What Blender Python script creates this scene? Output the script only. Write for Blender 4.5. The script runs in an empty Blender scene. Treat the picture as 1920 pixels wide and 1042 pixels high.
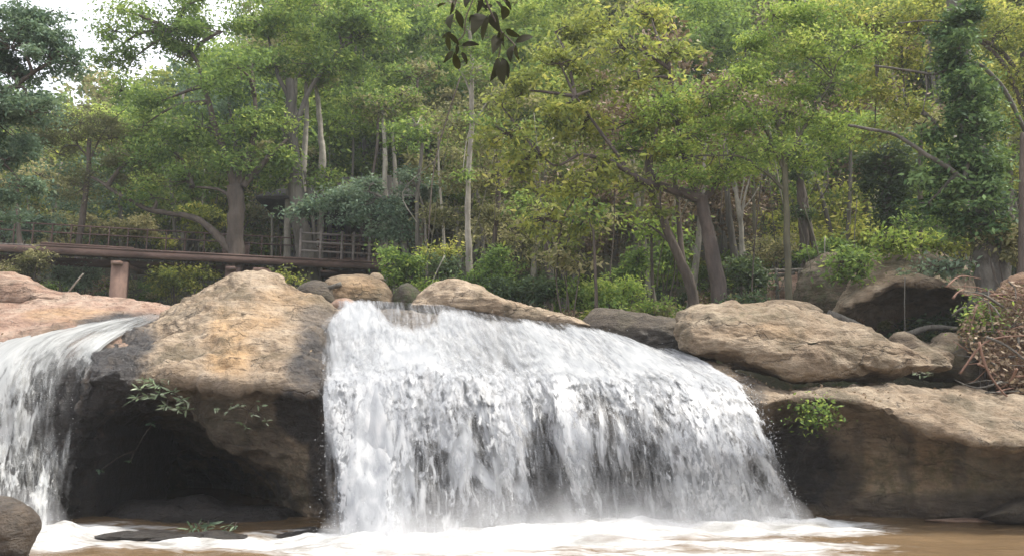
import bpy, math, numpy as np
from mathutils import Vector
rng = np.random.default_rng(7)
C = bpy.context.scene.collection
R = math.radians
# ---------------------------------------------------------------- camera geometry
F = 1598.0; PITCH = math.atan(271/1598.0); EYE = 1.6
cp, sp = math.cos(PITCH), math.sin(PITCH)
def at(px, py, d):
    x = (px-960)/F; u = (521-py)/F
    Y = cp-sp*u; Z = sp+cp*u; s = d/Y
    return np.array([x*s, d, EYE+Z*s])
def atz(px, py, z=0.0):
    x = (px-960)/F; u = (521-py)/F
    Y = cp-sp*u; Z = sp+cp*u; s = (z-EYE)/Z
    return np.array([x*s, Y*s, z])
def wz(px, d, z):                       # column px, depth d, height z
    p = at(px, 521, d); s = 1.0
    # depth along the view changes x a little with height
    t = (z-EYE)/d; u = (t*cp-sp)/(cp+sp*t)
    Y = cp-sp*u
    return np.array([(px-960)/F*d/Y, d, z])
def pix(P):                              # world points -> photo pixels
    P = np.asarray(P); X = P[..., 0]; Y = P[..., 1]; Z = P[..., 2]-EYE
    f = cp*Y+sp*Z; u = -sp*Y+cp*Z
    return 960+F*X/f, 521-F*u/f
# ---------------------------------------------------------------- noise
def _h(ix, iy, iz, seed):
    n = (ix.astype(np.uint32)*np.uint32(374761393)+iy.astype(np.uint32)*np.uint32(668265263)
         + iz.astype(np.uint32)*np.uint32(2147483647)+np.uint32(seed*1013904223 & 0xffffffff))
    n = (n ^ (n >> np.uint32(13)))*np.uint32(1274126177); n = n ^ (n >> np.uint32(16))
    return (n & np.uint32(0xffffff)).astype(np.float64)/0xffffff
def vn(p, seed=0):
    p = np.asarray(p, dtype=np.float64)
    i = np.floor(p).astype(np.int64); f = p-i; f = f*f*(3-2*f); r = 0
    for a in (0, 1):
        for b in (0, 1):
            for c in (0, 1):
                w = (f[..., 0] if a else 1-f[..., 0])*(f[..., 1] if b else 1-f[..., 1])*(f[..., 2] if c else 1-f[..., 2])
                r = r+w*_h(i[..., 0]+a, i[..., 1]+b, i[..., 2]+c, seed)
    return r*2-1
def fbm(p, o=5, seed=0, g=.5, l=2.03):
    p = np.asarray(p, dtype=np.float64); a = 1; r = 0
    for k in range(o):
        r = r+a*vn(p+k*17.3, seed+k); a *= g; p = p*l
    return r
def ridge(p, o=4, seed=0):
    p = np.asarray(p, dtype=np.float64); a = 1; r = 0
    for k in range(o):
        r = r+a*(1-2*np.abs(vn(p+k*9.1, seed+k))); a *= .5; p = p*2.1
    return r
def sstep(a, b, x): t = np.clip((x-a)/(b-a), 0, 1); return t*t*(3-2*t)
# ---------------------------------------------------------------- mesh output
def link(name, me, parent=None):
    o = bpy.data.objects.new(name, me); C.objects.link(o)
    if parent is not None: o.parent = parent
    return o
def tag(o, label=None, cat=None, group=None, kind=None):
    if label: o['label'] = label
    if cat: o['category'] = cat
    if group: o['group'] = group
    if kind: o['kind'] = kind
    return o
def empty(name, loc, label, cat, group=None):
    o = bpy.data.objects.new(name, None); C.objects.link(o); o.location = loc
    return tag(o, label, cat, group)
class M:
    """collects geometry for ONE mesh object"""
    def __init__(s): s.v = []; s.q = []; s.n = 0; s.a = {}; s.mi = []
    def add(s, v, q, mi=0, **attr):
        v = np.asarray(v, float).reshape(-1, 3); q = np.asarray(q, np.int64).reshape(-1, 4)
        s.v.append(v); s.q.append(q+s.n); s.mi.append(np.full(len(q), mi))
        for k in attr: s.a.setdefault(k, []).append((s.n, np.broadcast_to(attr[k], (len(v),))))
        s.n += len(v)
    def build(s, name, mats, parent=None, smooth=False, origin=None):
        v = np.concatenate(s.v); q = np.concatenate(s.q); mi = np.concatenate(s.mi)
        if parent is not None: off = np.array(parent_world(parent))
        elif origin is not None: off = np.array(origin)
        else: off = np.array([(v[:, 0].min()+v[:, 0].max())/2, (v[:, 1].min()+v[:, 1].max())/2, v[:, 2].min()])
        me = bpy.data.meshes.new(name)
        me.vertices.add(len(v)); me.vertices.foreach_set('co', (v-off).astype(np.float32).ravel())
        tri = q[:, 2] == q[:, 3]
        cnt = np.where(tri, 3, 4); st = np.concatenate([[0], np.cumsum(cnt)[:-1]])
        keep = np.ones(q.shape, bool); keep[tri, 3] = False
        me.loops.add(int(cnt.sum())); me.loops.foreach_set('vertex_index', q[keep].astype(np.int32))
        me.polygons.add(len(q)); me.polygons.foreach_set('loop_start', st.astype(np.int32))
        me.polygons.foreach_set('material_index', mi.astype(np.int32))
        if smooth: me.polygons.foreach_set('use_smooth', np.ones(len(q), bool))
        me.update(calc_edges=True)
        for k, L in s.a.items():
            arr = np.zeros(len(v), np.float32)
            for n0, x in L: arr[n0:n0+len(x)] = x
            at_ = me.attributes.new(k, 'FLOAT', 'POINT'); at_.data.foreach_set('value', arr)
        for m in (mats if isinstance(mats, (list, tuple)) else [mats]): me.materials.append(m)
        me.validate()
        o = link(name, me, parent)
        if parent is None: o.location = off
        return o
def parent_world(p):
    l = Vector((0, 0, 0))
    while p is not None: l = l+p.location; p = p.parent
    return l
def gridq(nr, nc, wrap=False):
    i = np.arange(nr-1)[:, None]; j = np.arange(nc if wrap else nc-1)[None, :]; j2 = (j+1) % nc
    return np.stack([i*nc+j, i*nc+j2, (i+1)*nc+j2, (i+1)*nc+j], -1).reshape(-1, 4)
def tube(m, pts, rad, sides=7, mi=0, seed=0, rough=0.0, caps=True, **attr):
    pts = np.asarray(pts, float); rad = np.broadcast_to(rad, (len(pts),)).astype(float)
    t = np.gradient(pts, axis=0); t /= np.linalg.norm(t, axis=1)[:, None]+1e-9
    up = np.array([.13, .21, 1.0]) if abs(t[0, 2]) < .9 else np.array([1.0, .1, 0])
    n = np.cross(t, up); n /= np.linalg.norm(n, axis=1)[:, None]; b = np.cross(t, n)
    a = np.linspace(0, 2*math.pi, sides, endpoint=False)
    rr = np.repeat(rad[:, None], sides, 1)
    if rough:
        q = np.stack([np.cos(a)[None]*2+0*rr, np.sin(a)[None]*2+0*rr, np.arange(len(pts))[:, None]*.35+0*rr], -1)
        rr = rr*(1+rough*fbm(q, 3, seed))
    v = pts[:, None]+rr[..., None]*(np.cos(a)[None, :, None]*n[:, None]+np.sin(a)[None, :, None]*b[:, None])
    q = gridq(len(pts), sides, True)
    v = v.reshape(-1, 3)
    if caps:
        k = len(v); v = np.concatenate([v, pts[:1], pts[-1:]])
        j = np.arange(sides); j2 = (j+1) % sides; l = (len(pts)-1)*sides
        q = np.concatenate([q, np.stack([j2, j, 0*j+k, 0*j+k], -1), np.stack([l+j, l+j2, 0*j+k+1, 0*j+k+1], -1)])
    m.add(v, q, mi, **attr)
def box(m, c, s, rot=None, mi=0, **attr):
    s = np.array(s)/2.0; v = np.array([[x, y, z] for x in (-1, 1) for y in (-1, 1) for z in (-1, 1)])*s
    if rot is not None: v = v @ np.array(rot).T
    m.add(v+np.array(c), [[0, 1, 3, 2], [4, 6, 7, 5], [0, 4, 5, 1], [2, 3, 7, 6], [0, 2, 6, 4], [1, 5, 7, 3]], mi, **attr)
def bar(m, a, b, w, h, mi=0, **attr):
    a = np.array(a, float); b = np.array(b, float); t = b-a; L = np.linalg.norm(t); t /= L
    up = np.array([0, 0, 1.0]) if abs(t[2]) < .9 else np.array([0, 1.0, 0])
    n = np.cross(t, up); n /= np.linalg.norm(n); u = np.cross(n, t)
    box(m, (a+b)/2, (L, w, h), np.stack([t, n, u], 1), mi, **attr)
def cr(P, n):
    """Catmull-Rom resample of control rows P (K, ...) to n samples along axis 0"""
    P = np.asarray(P, float); K = len(P); t = np.linspace(0, K-1-1e-9, n); i = t.astype(int); f = t-i
    g = lambda k: P[np.clip(k, 0, K-1)]
    p0, p1, p2, p3 = g(i-1), g(i), g(i+1), g(i+2)
    f = f.reshape((-1,)+(1,)*(P.ndim-1))
    return .5*((2*p1)+(-p0+p2)*f+(2*p0-5*p1+4*p2-p3)*f*f+(-p0+3*p1-3*p2+p3)*f**3)
def normals(g):
    a = np.gradient(g, axis=0); b = np.gradient(g, axis=1); n = np.cross(a, b)
    return n/(np.linalg.norm(n, axis=-1, keepdims=True)+1e-9)
# ---------------------------------------------------------------- materials
def newmat(name):
    m = bpy.data.materials.new(name); m.use_nodes = True; nt = m.node_tree; nt.nodes.clear()
    return m, nt, nt.nodes, nt.links
class NT:
    def __init__(s, name): s.m, s.nt, s.N, s.L = newmat(name)
    def n(s, t, **k):
        x = s.N.new(t)
        for a, b in k.items():
            if a in x.inputs: 
                if isinstance(b, bpy.types.NodeSocket): s.L.new(b, x.inputs[a])
                else: x.inputs[a].default_value = b
            else: setattr(x, a, b)
        return x
    def noise(s, vec, scale, detail=4, rough=.5, dist=0.0):
        return s.n('ShaderNodeTexNoise', Vector=vec, Scale=scale, Detail=detail, Roughness=rough, Distortion=dist).outputs['Fac']
    def ramp(s, fac, stops):
        r = s.N.new('ShaderNodeValToRGB'); s.L.new(fac, r.inputs[0]); e = r.color_ramp.elements
        while len(e) < len(stops): e.new(.5)
        for i, (p, c) in enumerate(stops):
            e[i].position = p; e[i].color = (c, c, c, 1) if not hasattr(c, '__len__') else (*c, 1)
        return r.outputs[0]
    def math(s, op, a, b=None, c=None, clamp=False):
        x = s.N.new('ShaderNodeMath'); x.operation = op; x.use_clamp = clamp
        for i, v in enumerate((a, b, c)):
            if v is None: continue
            if isinstance(v, (int, float)): x.inputs[i].default_value = v
            else: s.L.new(v, x.inputs[i])
        return x.outputs[0]
    def mix(s, f, a, b, mode='MIX'):
        x = s.N.new('ShaderNodeMix'); x.data_type = 'RGBA'; x.blend_type = mode
        for i, v in ((0, f), (6, a), (7, b)):
            if isinstance(v, (int, float)): x.inputs[i].default_value = v
            elif hasattr(v, '__len__') and not isinstance(v, bpy.types.NodeSocket): x.inputs[i].default_value = (*v, 1)
            else: s.L.new(v, x.inputs[i])
        return x.outputs[2]
    def attr(s, name): return s.n('ShaderNodeAttribute', attribute_name=name).outputs['Fac']
    def objco(s, scale=(1, 1, 1)):
        t = s.N.new('ShaderNodeTexCoord'); mp = s.N.new('ShaderNodeMapping'); s.L.new(t.outputs['Object'], mp.inputs[0])
        mp.inputs['Scale'].default_value = scale; return mp.outputs[0]
    def bump(s, h, strength=.5, dist=.1, normal=None):
        b = s.N.new('ShaderNodeBump'); b.inputs['Strength'].default_value = strength; b.inputs['Distance'].default_value = dist
        s.L.new(h, b.inputs['Height'])
        if normal: s.L.new(normal, b.inputs['Normal'])
        return b.outputs[0]
    def out(s, sh, vol=None):
        o = s.N.new('ShaderNodeOutputMaterial')
        if sh: s.L.new(sh, o.inputs[0])
        if vol: s.L.new(vol, o.inputs[1])
        return s.m
def pbsdf(k, **kw):
    b = k.N.new('ShaderNodeBsdfPrincipled')
    for a, v in kw.items():
        a = a.replace('_', ' ')
        if isinstance(v, bpy.types.NodeSocket): k.L.new(v, b.inputs[a])
        else: b.inputs[a].default_value = (*v, 1) if hasattr(v, '__len__') else v
    return b.outputs[0]
def rockmat(name, dark, mid, light, orange=(.42, .27, .135), grain=1.0):
    k = NT(name); co = k.objco((1, 1, 1.0)); st = k.objco((.7, .7, 2.6))
    n1 = k.noise(st, .9*grain, 7, .6, .4); n2 = k.noise(co, 2.3*grain, 9, .68, .3); n3 = k.noise(st, 7*grain, 6, .7)
    f = k.math('ADD', k.math('MULTIPLY', n1, .45), k.math('MULTIPLY', n2, .55))
    c = k.ramp(f, [(.33, dark), (.47, mid), (.6, light), (.72, tuple(min(1, x*1.25) for x in light))])
    og = k.math('MULTIPLY', k.attr('orange'), k.ramp(k.noise(co, 1.3, 5, .6), [(.35, .35), (.6, 1.0)]), clamp=True)
    c = k.mix(og, c, k.mix(n3, orange, tuple(min(1, x*1.5) for x in orange)))
    pit = k.ramp(k.noise(st, 4.2*grain, 5, .62, .8), [(.27, 1.0), (.36, 0.0)])
    c = k.mix(k.math('MULTIPLY', pit, .65), c, tuple(x*.28 for x in dark))
    sp_ = k.ramp(n3, [(.36, .62), (.5, 1.0), (.66, 1.18)])
    c = k.mix(.8, c, sp_, 'MULTIPLY')
    wv = k.n('ShaderNodeVectorMath', operation='ADD'); k.L.new(st, wv.inputs[0]); nc = k.n('ShaderNodeTexNoise', Vector=co, Scale=1.6, Detail=5, Roughness=.6); sc_ = k.n('ShaderNodeVectorMath', operation='SCALE'); k.L.new(nc.outputs['Color'], sc_.inputs[0]); sc_.inputs['Scale'].default_value = 1.1; k.L.new(sc_.outputs[0], wv.inputs[1])
    vo = k.n('ShaderNodeTexVoronoi', feature='DISTANCE_TO_EDGE'); k.L.new(wv.outputs[0], vo.inputs['Vector']); vo.inputs['Scale'].default_value = .75*grain
    crk = k.math('MULTIPLY', k.ramp(vo.outputs['Distance'], [(.0, 1.0), (.022, 0.0)]), k.ramp(k.noise(co, 1.1, 4, .6), [(.45, 0.0), (.58, 1.0)]))
    c = k.mix(k.math('MULTIPLY', crk, .42), c, tuple(x*.25 for x in dark))
    lich = k.ramp(k.noise(co, 9*grain, 6, .75), [(.60, 0.0), (.68, .55)]); c = k.mix(lich, c, tuple(min(.75, x*1.35) for x in light))
    stn = k.ramp(k.noise(k.objco((1, 1, .45)), .8, 7, .68, .6), [(.50, 0.0), (.64, .62)]); c = k.mix(stn, c, k.mix(n3, tuple(x*.45 for x in dark), (.075, .075, .035)))
    ms = k.math('MULTIPLY', k.attr('moss'), k.ramp(k.noise(co, 5, 5, .7), [(.42, 0.0), (.6, 1.0)]))
    c = k.mix(ms, c, (.07, .085, .03))
    c = k.mix(1.0, c, (.87, .86, .85), 'MULTIPLY')
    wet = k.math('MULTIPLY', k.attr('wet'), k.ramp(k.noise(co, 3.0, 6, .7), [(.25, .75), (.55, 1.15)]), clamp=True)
    wet_shade_c = k.mix(n3, (.014, .012, .012), (.058, .050, .044))
    c = k.mix(wet, c, wet_shade_c)  # mask carries wet stone, and painted shade on the cave boulder
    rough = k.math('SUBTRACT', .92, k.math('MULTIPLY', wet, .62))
    h = k.math('ADD', k.math('MULTIPLY', n2, 1.0), k.math('MULTIPLY', n3, .35))
    fine = k.noise(co, 26*grain, 4, .7)
    h = k.math('ADD', h, k.math('MULTIPLY', fine, .12)); h = k.math('SUBTRACT', h, k.math('ADD', k.math('MULTIPLY', pit, .25), k.math('MULTIPLY', crk, .25)))
    return k.out(pbsdf(k, Base_Color=c, Roughness=rough, Normal=k.bump(h, 1.0, .22)))
ROCK_TAN = rockmat('tan sandstone', (.17, .115, .068), (.36, .27, .18), (.50, .40, .29))
ROCK_PINK = rockmat('pink sandstone', (.22, .125, .085), (.40, .26, .19), (.52, .40, .31))
ROCK_GREY = rockmat('grey brown sandstone', (.14, .095, .058), (.29, .215, .14), (.43, .345, .245))
ROCK_BROWN = rockmat('brown boulder stone', (.10, .065, .038), (.20, .14, .085), (.33, .25, .16))
ROCK_UMBER = rockmat('umber boulder stone', (.06, .042, .028), (.13, .095, .062), (.25, .20, .14))
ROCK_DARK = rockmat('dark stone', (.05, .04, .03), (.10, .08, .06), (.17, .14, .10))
def plain(name, c1, c2, scale=3, rough=.8, stretch=(1, 1, 1), bump=.6, bd=.05):
    k = NT(name); co = k.objco(stretch); n = k.noise(co, scale, 6, .65, .4); n2 = k.noise(co, scale*5, 4, .6)
    c = k.mix(k.ramp(n, [(.35, 0.0), (.65, 1.0)]), c1, c2); c = k.mix(.5, c, k.ramp(n2, [(.3, .6), (.6, 1.1)]), 'MULTIPLY')
    return k.out(pbsdf(k, Base_Color=c, Roughness=rough, Normal=k.bump(k.math('ADD', n, n2), bump, bd)))
BARK = {'dark': plain('dark bark', (.05, .038, .03), (.11, .085, .065), 3, .9, (1, 1, .25), .8, .05),
        'grey': plain('grey bark', (.065, .057, .047), (.15, .135, .11), 3, .9, (1, 1, .22), .9, .06),
        'pale': plain('pale bark', (.14, .125, .10), (.36, .33, .27), 2.5, .85, (1, 1, .5), .5, .03),
        'green': plain('mossy bark', (.06, .055, .035), (.12, .11, .065), 3, .9, (1, 1, .3), .7, .04),
        'brown': plain('brown bark', (.042, .032, .026), (.10, .075, .06), 3, .85, (1, 1, .3), .7, .04),
        'red': plain('red brown bark', (.12, .06, .04), (.26, .15, .10), 3, .85, (1, 1, .4), .5, .03)}
def leafmat(name, stops, trans=.5, rough=.62, spec=.22):
    k = NT(name); t = k.attr('tint')
    rnd = k.n('ShaderNodeObjectInfo').outputs['Random']
    stops = [(a, (min(1, x[0]*1.22), min(1, x[1]*1.15), x[2])) for a, x in stops] if trans > .35 else stops
    c = k.ramp(t, stops); tr = k.mix(.6, c, (.9, 1.0, .35), 'MULTIPLY')
    p = pbsdf(k, Base_Color=c, Roughness=rough, Specular_IOR_Level=spec)
    tl = k.n('ShaderNodeBsdfTranslucent'); k.L.new(k.mix(.25, c, (.22, .26, .04)), tl.inputs[0])
    mx = k.n('ShaderNodeMixShader'); mx.inputs[0].default_value = trans; k.L.new(p, mx.inputs[1]); k.L.new(tl.outputs[0], mx.inputs[2])
    return k.out(mx.outputs[0])
LEAF = {
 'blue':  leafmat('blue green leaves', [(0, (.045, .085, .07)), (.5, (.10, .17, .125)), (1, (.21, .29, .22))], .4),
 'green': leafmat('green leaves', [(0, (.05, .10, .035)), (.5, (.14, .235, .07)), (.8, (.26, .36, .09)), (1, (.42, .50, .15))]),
 'fresh': leafmat('fresh green leaves', [(0, (.075, .14, .04)), (.5, (.20, .31, .07)), (1, (.40, .48, .13))]),
 'yellow': leafmat('yellow green leaves', [(0, (.07, .10, .035)), (.35, (.19, .24, .07)), (.75, (.36, .39, .09)), (1, (.58, .55, .18))]),
 'olive': leafmat('olive leaves', [(0, (.075, .085, .045)), (.5, (.20, .205, .11)), (1, (.42, .39, .24))]),
 'ivy':  leafmat('ivy leaves', [(0, (.02, .05, .02)), (.5, (.06, .12, .04)), (1, (.2, .3, .11))], .3),
 'dark':  leafmat('dark green leaves', [(0, (.025, .045, .022)), (.6, (.06, .10, .045)), (1, (.16, .22, .10))], .3),
 'dry':   leafmat('dry leaves', [(0, (.12, .07, .045)), (.5, (.24, .17, .11)), (1, (.40, .32, .22))], .15),
 'brown': leafmat('brown hanging leaves', [(0, (.014, .013, .008)), (.5, (.024, .023, .012)), (1, (.04, .045, .018))], .12, .8, .1),
 'pale':  leafmat('pale fern leaves', [(0, (.08, .11, .06)), (.6, (.2, .26, .15)), (1, (.42, .46, .34))], .25),
}
# ---------------------------------------------------------------- leaves
def leaves(m, c, size, tint, asp=.42, droop=.35, mi=0, flat=.6, six=False, axis=None, rg=rng):
    """c (N,3) leaf bases; every leaf is its own small folded blade"""
    N = len(c); a = rg.normal(size=(N, 3)) if axis is None else axis+rg.normal(size=(N, 3))*.45
    a[:, 2] = a[:, 2]*.55-droop; a /= np.linalg.norm(a, axis=1)[:, None]
    n = rg.normal(size=(N, 3))*.75; n[:, 2] += flat*1.1
    s = np.cross(a, n); s /= np.linalg.norm(s, axis=1)[:, None]+1e-9; n = np.cross(s, a)
    L = np.broadcast_to(size, (N,))[:, None]*rg.uniform(.5, 1.45, (N, 1)); W = L*asp/2
    if six:
        v = np.stack([c, c+a*L*.3+s*W*.9+n*W*.25, c+a*L*.68+s*W*.8+n*W*.1-n*L*.04, c+a*L-n*L*.12, c+a*L*.68-s*W*.8+n*W*.1-n*L*.04, c+a*L*.3-s*W*.9+n*W*.25,
                      c+a*L*.5-n*L*.02], 1)
        b = np.arange(N)[:, None]*7; q = np.concatenate([b+[0, 1, 2, 6], b+[6, 2, 3, 3], b+[6, 3, 4, 4], b+[0, 6, 4, 5]]); nv = 7
    else:
        v = np.stack([c, c+a*L*.45+s*W, c+a*L-n*L*.12, c+a*L*.45-s*W], 1); b = np.arange(N)[:, None]*4; q = b+[0, 1, 2, 3]; nv = 4
    m.add(v.reshape(-1, 3), q, mi, tint=np.repeat(np.clip(tint, 0, 1), nv))
CV = 3.0
def blob(m, c, r, L, cover=1.5, tint=.5, tv=.2, asp=.42, six=False, mi=0, twigs=None, clump=.42, droop=.35, rg=rng, gaps=.12):
    """one mass of foliage: clumps spread through an ellipsoid, leaves through each clump"""
    r = np.array(r, float); n = int(cover*CV*math.pi*r[0]*r[2]/(L*L*asp/2)); n = max(n, 30)
    K = max(6, int(11*(r[0]*r[2])**.5/ max(clump, .2)))
    u = rg.normal(size=(K, 3)); u /= np.linalg.norm(u, axis=1)[:, None]
    k = c+u*r*(rg.uniform(.15, 1.25, (K, 1))**.6)
    keep = vn(k*.9/max(clump, .2)*.5, 5) > -gaps
    if keep.sum() > 3: k = k[keep]
    K = len(k); ct = tint+rg.normal(size=K)*tv*.7
    w = rg.uniform(.4, 1.6, K); idx = rg.choice(K, n, p=w/w.sum())
    rc = clump*rg.uniform(.5, 1.2, K)
    g = rg.normal(size=(n, 3))*np.array([.55, .55, .30])
    p = k[idx]+g*rc[idx][:, None]
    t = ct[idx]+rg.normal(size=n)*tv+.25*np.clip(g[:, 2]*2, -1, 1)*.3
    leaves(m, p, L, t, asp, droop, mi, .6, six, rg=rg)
    if twigs is not None:
        for j in range(min(K, 14)):
            a = np.array(c)+(k[j]-c)*.05; mid = (a+k[j])/2+rg.normal(size=3)*.08*np.linalg.norm(r); 
            tube(twigs, cr([a, mid, k[j]], 6), np.linspace(.018, .005, 6)*max(1, L/.12), 4, caps=False)
def crown_blobs(P, d0):
    out = []
    for b in P:
        px, py, rx, ry = b[:4]; d = d0+(b[4] if len(b) > 4 else 0)
        s = d/F; out.append((at(px, py, d), (rx*s, max(rx, ry)*s*.8, ry*s)))
    return out
def tree(name, label, cat, d, trunk, r, bark, blobs, leaf, L, limbs=(), cover=1.5, tint=.5, asp=.42, six=False, group=None, clump=.36, twigs=True, gaps=.12, droop=.35, sides=10, base=None, tv=.2):
    """trunk / limbs: pixel polylines [(px,py[,dd])]; r = (bottom, top) radius in m"""
    W = lambda p: at(p[0], p[1], d+(p[2] if len(p) > 2 else 0))
    tp = [W(p) for p in trunk]; b0 = tp[0].copy()
    if base is not None: b0[2] = min(b0[2], base); tp = [b0]+tp
    root = empty(name, tuple(b0), label, cat, group)
    m = M(); n = max(10, len(tp)*7); rad = r[0]+(r[1]-r[0])*np.linspace(0, 1, n)**.8; rad[:3] *= np.array([1.5, 1.22, 1.07])
    tpt = cr(tp, n); tpt[1:] += fbm(tpt[1:, [0, 2, 1]]*.8, 3, 3)[:, None]*np.array([1, .7, 0])*r[0]*.35
    tube(m, tpt, rad, sides, rough=.22, seed=int(abs(b0[0]*7)) % 97)
    tips = list(tpt[int(n*.6):])
    for l in limbs:
        pts, r0, r1 = l; q = cr([W(p) for p in pts], len(pts)*6)
        q += fbm(q*1.1, 3, 8)[:, None]*np.array([.6, .6, 1])*.06
        tube(m, q, np.linspace(r0, r1, len(q)), 7, rough=.15); tips += list(q[len(q)//4:])
    tm = m
    tips = np.array(tips); cb = crown_blobs(blobs, d); mc = M()
    for (c, rr) in cb:
        j = np.argmin(np.linalg.norm(tips-c, axis=1)); a = tips[j]
        mid = (a+c)/2+np.array([0, 0, .25*np.linalg.norm(c-a)])*.4+rng.normal(size=3)*.1
        if np.linalg.norm(c-a) < 3.2:
            tube(tm, cr([a, mid, c], 10), np.linspace(max(r[1]*.4, .02), .012, 10), 5, caps=False)
        blob(mc, c, rr, L, cover, tint+rng.normal()*.05, tv, asp, six, twigs=tm if twigs else None, clump=clump, gaps=gaps, droop=droop)
    tm.build('trunk', BARK[bark], root, smooth=True)
    if cb: mc.build('crown', LEAF[leaf], root)
    return root
# ---------------------------------------------------------------- rocks
def paint(P, spots):
    x, y = pix(P); r = np.zeros(x.shape)
    for s in spots:
        px, py, rx, ry = s[:4]; k = s[4] if len(s) > 4 else 1
        r = np.maximum(r, k*sstep(1.25, .55, np.hypot((x-px)/rx, (y-py)/ry)+.25*fbm(P*1.7, 4, 4)))
    return r
def rockdisp(g, n, amp, seed, strata=.5):
    q = g*np.array([1, 1, 1.0])
    wq = q+.25*np.stack([fbm(q*1.3, 3, seed+20), fbm(q*1.3, 3, seed+21), fbm(q*1.3, 3, seed+22)], -1)
    led = wq[..., 2]*3.1+.25*wq[..., 0]; led = led-np.floor(led); led = sstep(0, .25, led)-sstep(.25, 1.0, led)
    fc = vn(wq*.75, seed+60); fc2 = vn(wq*1.7, seed+61); facet = np.abs(fc-.15)*1.3+np.abs(fc2)*.5
    crack = np.clip(.13-np.abs(vn(wq*np.array([.9, .9, 1.6]), seed+40)), 0, 1)/.13
    d = amp*(.9*facet+.45*fbm(q*.9, 3, seed)+.34*ridge(wq*1.9, 5, seed+3)*.6+.22*fbm(q*5, 4, seed+6)+strata*(.24*ridge(q*np.array([.7, .7, 4.2]), 3, seed+9)+.22*led*np.clip(.4+fbm(q*.8, 2, seed+50), 0, 1))-.38*strata*crack**2*np.clip(.3+fbm(q*.7, 2, seed+51), 0, 1))
    return g+n*(d-d.mean())[..., None]
def patch_rock(name, label, cat, cols, nu, nv, amp, mat, seed=1, wet=(), orange=(), moss=(), strata=.5, wetfn=None, kind=None, flip=False, thick=1.2, keep=None):
    G = np.array([[at(*p) if len(p) == 3 else p[3] for p in c] for c in cols])        # (cols, rows, 3)
    G = cr(G, nu); G = np.swapaxes(cr(np.swapaxes(G, 0, 1), nv), 0, 1)                 # (nu, nv, 3)
    n = normals(G)
    if n[nu//2, nv//3, 1] > 0: n = -n
    D = rockdisp(G, n, amp, seed, strata)
    m = M(); at_ = dict(wet=0, orange=0, moss=0)
    w = paint(D, wet) if wet else np.zeros(D.shape[:2])
    if wetfn is not None: w = np.maximum(w, wetfn(D))
    og = paint(D, orange) if orange else 0*w; ms = paint(D, moss) if moss else 0*w
    q = gridq(nu, nv)
    m.add(D.reshape(-1, 3), q, 0, wet=w.ravel(), orange=og.ravel(), moss=ms.ravel())
    # back shell so that the rock has real thickness
    B = D.copy(); cen = D.mean((0, 1)); B[..., 1] = np.maximum(D[..., 1], cen[1])+thick; B[..., 2] = np.minimum(D[..., 2], D[..., 2].max()-.25)
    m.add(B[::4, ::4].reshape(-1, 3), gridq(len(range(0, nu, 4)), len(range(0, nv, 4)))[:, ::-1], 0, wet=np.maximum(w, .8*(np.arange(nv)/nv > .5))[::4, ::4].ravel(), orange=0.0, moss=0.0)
    for e, f, we in ((D[0], B[0], w[0]), (D[-1], B[-1], w[-1]), (D[:, 0], B[:, 0], w[:, 0]), (D[:, -1], B[:, -1], w[:, -1])):
        s = np.stack([e, f]); m.add(s.reshape(-1, 3), gridq(2, len(e)), 0, wet=np.tile(we, 2), orange=0.0, moss=0.0)
    o = m.build(name, mat, smooth=True); tag(o, label, cat, kind=kind)
    return o, D, n
def boulder(name, label, cat, outline, d, front, back, mat, amp=.12, tilt=0.0, nu=110, nv=60, p=.75, seed=1, wet=(), orange=(), moss=(), strata=.4, group=None, kind=None, wetfn=None):
    """inflated closed outline (photo pixels at depth d) with real thickness toward and away from the viewer"""
    O = cr(np.array(list(outline)+[outline[0]], float), len(outline)*10)
    lo, hi = O.min(0), O.max(0); c = (lo+hi)/2; hs = (hi-lo)/2
    q = (O-c)/hs; an = np.unwrap(np.arctan2(q[:, 1], q[:, 0])); rr = np.hypot(q[:, 0], q[:, 1])
    if an[-1] < an[0]: an, rr = an[::-1], rr[::-1]
    th = np.linspace(0, 2*math.pi, nu, endpoint=False)
    rad = np.interp((th-an[0]) % (2*math.pi)+an[0], an, rr)
    ph = np.linspace(-math.pi/2+.001, math.pi/2-.001, nv)
    s = np.cos(ph)**p; D = np.sin(ph); D = np.sign(D)*np.abs(D)
    px = c[0]+hs[0]*(rad*np.cos(th))[None]*s[:, None]; py = c[1]+hs[1]*(rad*np.sin(th))[None]*s[:, None]
    base = np.stack([at(a, b, d) for a, b in zip(px.ravel(), py.ravel())]).reshape(nv, nu, 3)
    dd = np.where(D < 0, D*front, D*back)[:, None]+tilt*(base[..., 2]-base[..., 2].mean())
    # move along the line of sight so the outline holds, then the depth is real
    P = np.stack([base[..., 0], base[..., 1], base[..., 2]], -1); e = np.array([0, 0, EYE])
    P = e+(P-e)*(1+dd/d)[..., None]
    cen = P.mean((0, 1)); n = np.cross(np.gradient(P, axis=0), np.roll(P, -1, 1)-np.roll(P, 1, 1)); n /= np.linalg.norm(n, axis=-1, keepdims=True)+1e-9
    if (n*(P-cen)).sum() < 0: n = -n
    P = rockdisp(P, n, amp, seed, strata)
    w = paint(P, wet) if wet else np.zeros(P.shape[:2])
    if wetfn is not None: w = np.maximum(w, wetfn(P))
    og = paint(P, orange) if orange else 0*w; ms = paint(P, moss) if moss else 0*w
    m = M(); v = P.reshape(-1, 3); qd = gridq(nv, nu, True)
    m.add(v, qd, 0, wet=w.ravel(), orange=og.ravel(), moss=ms.ravel())
    o = m.build(name, mat, smooth=True); return tag(o, label, cat, group, kind)
splash = lambda D: sstep(.55, .05, D[..., 2]+.25*fbm(D*1.5, 3, 2))*.8

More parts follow.
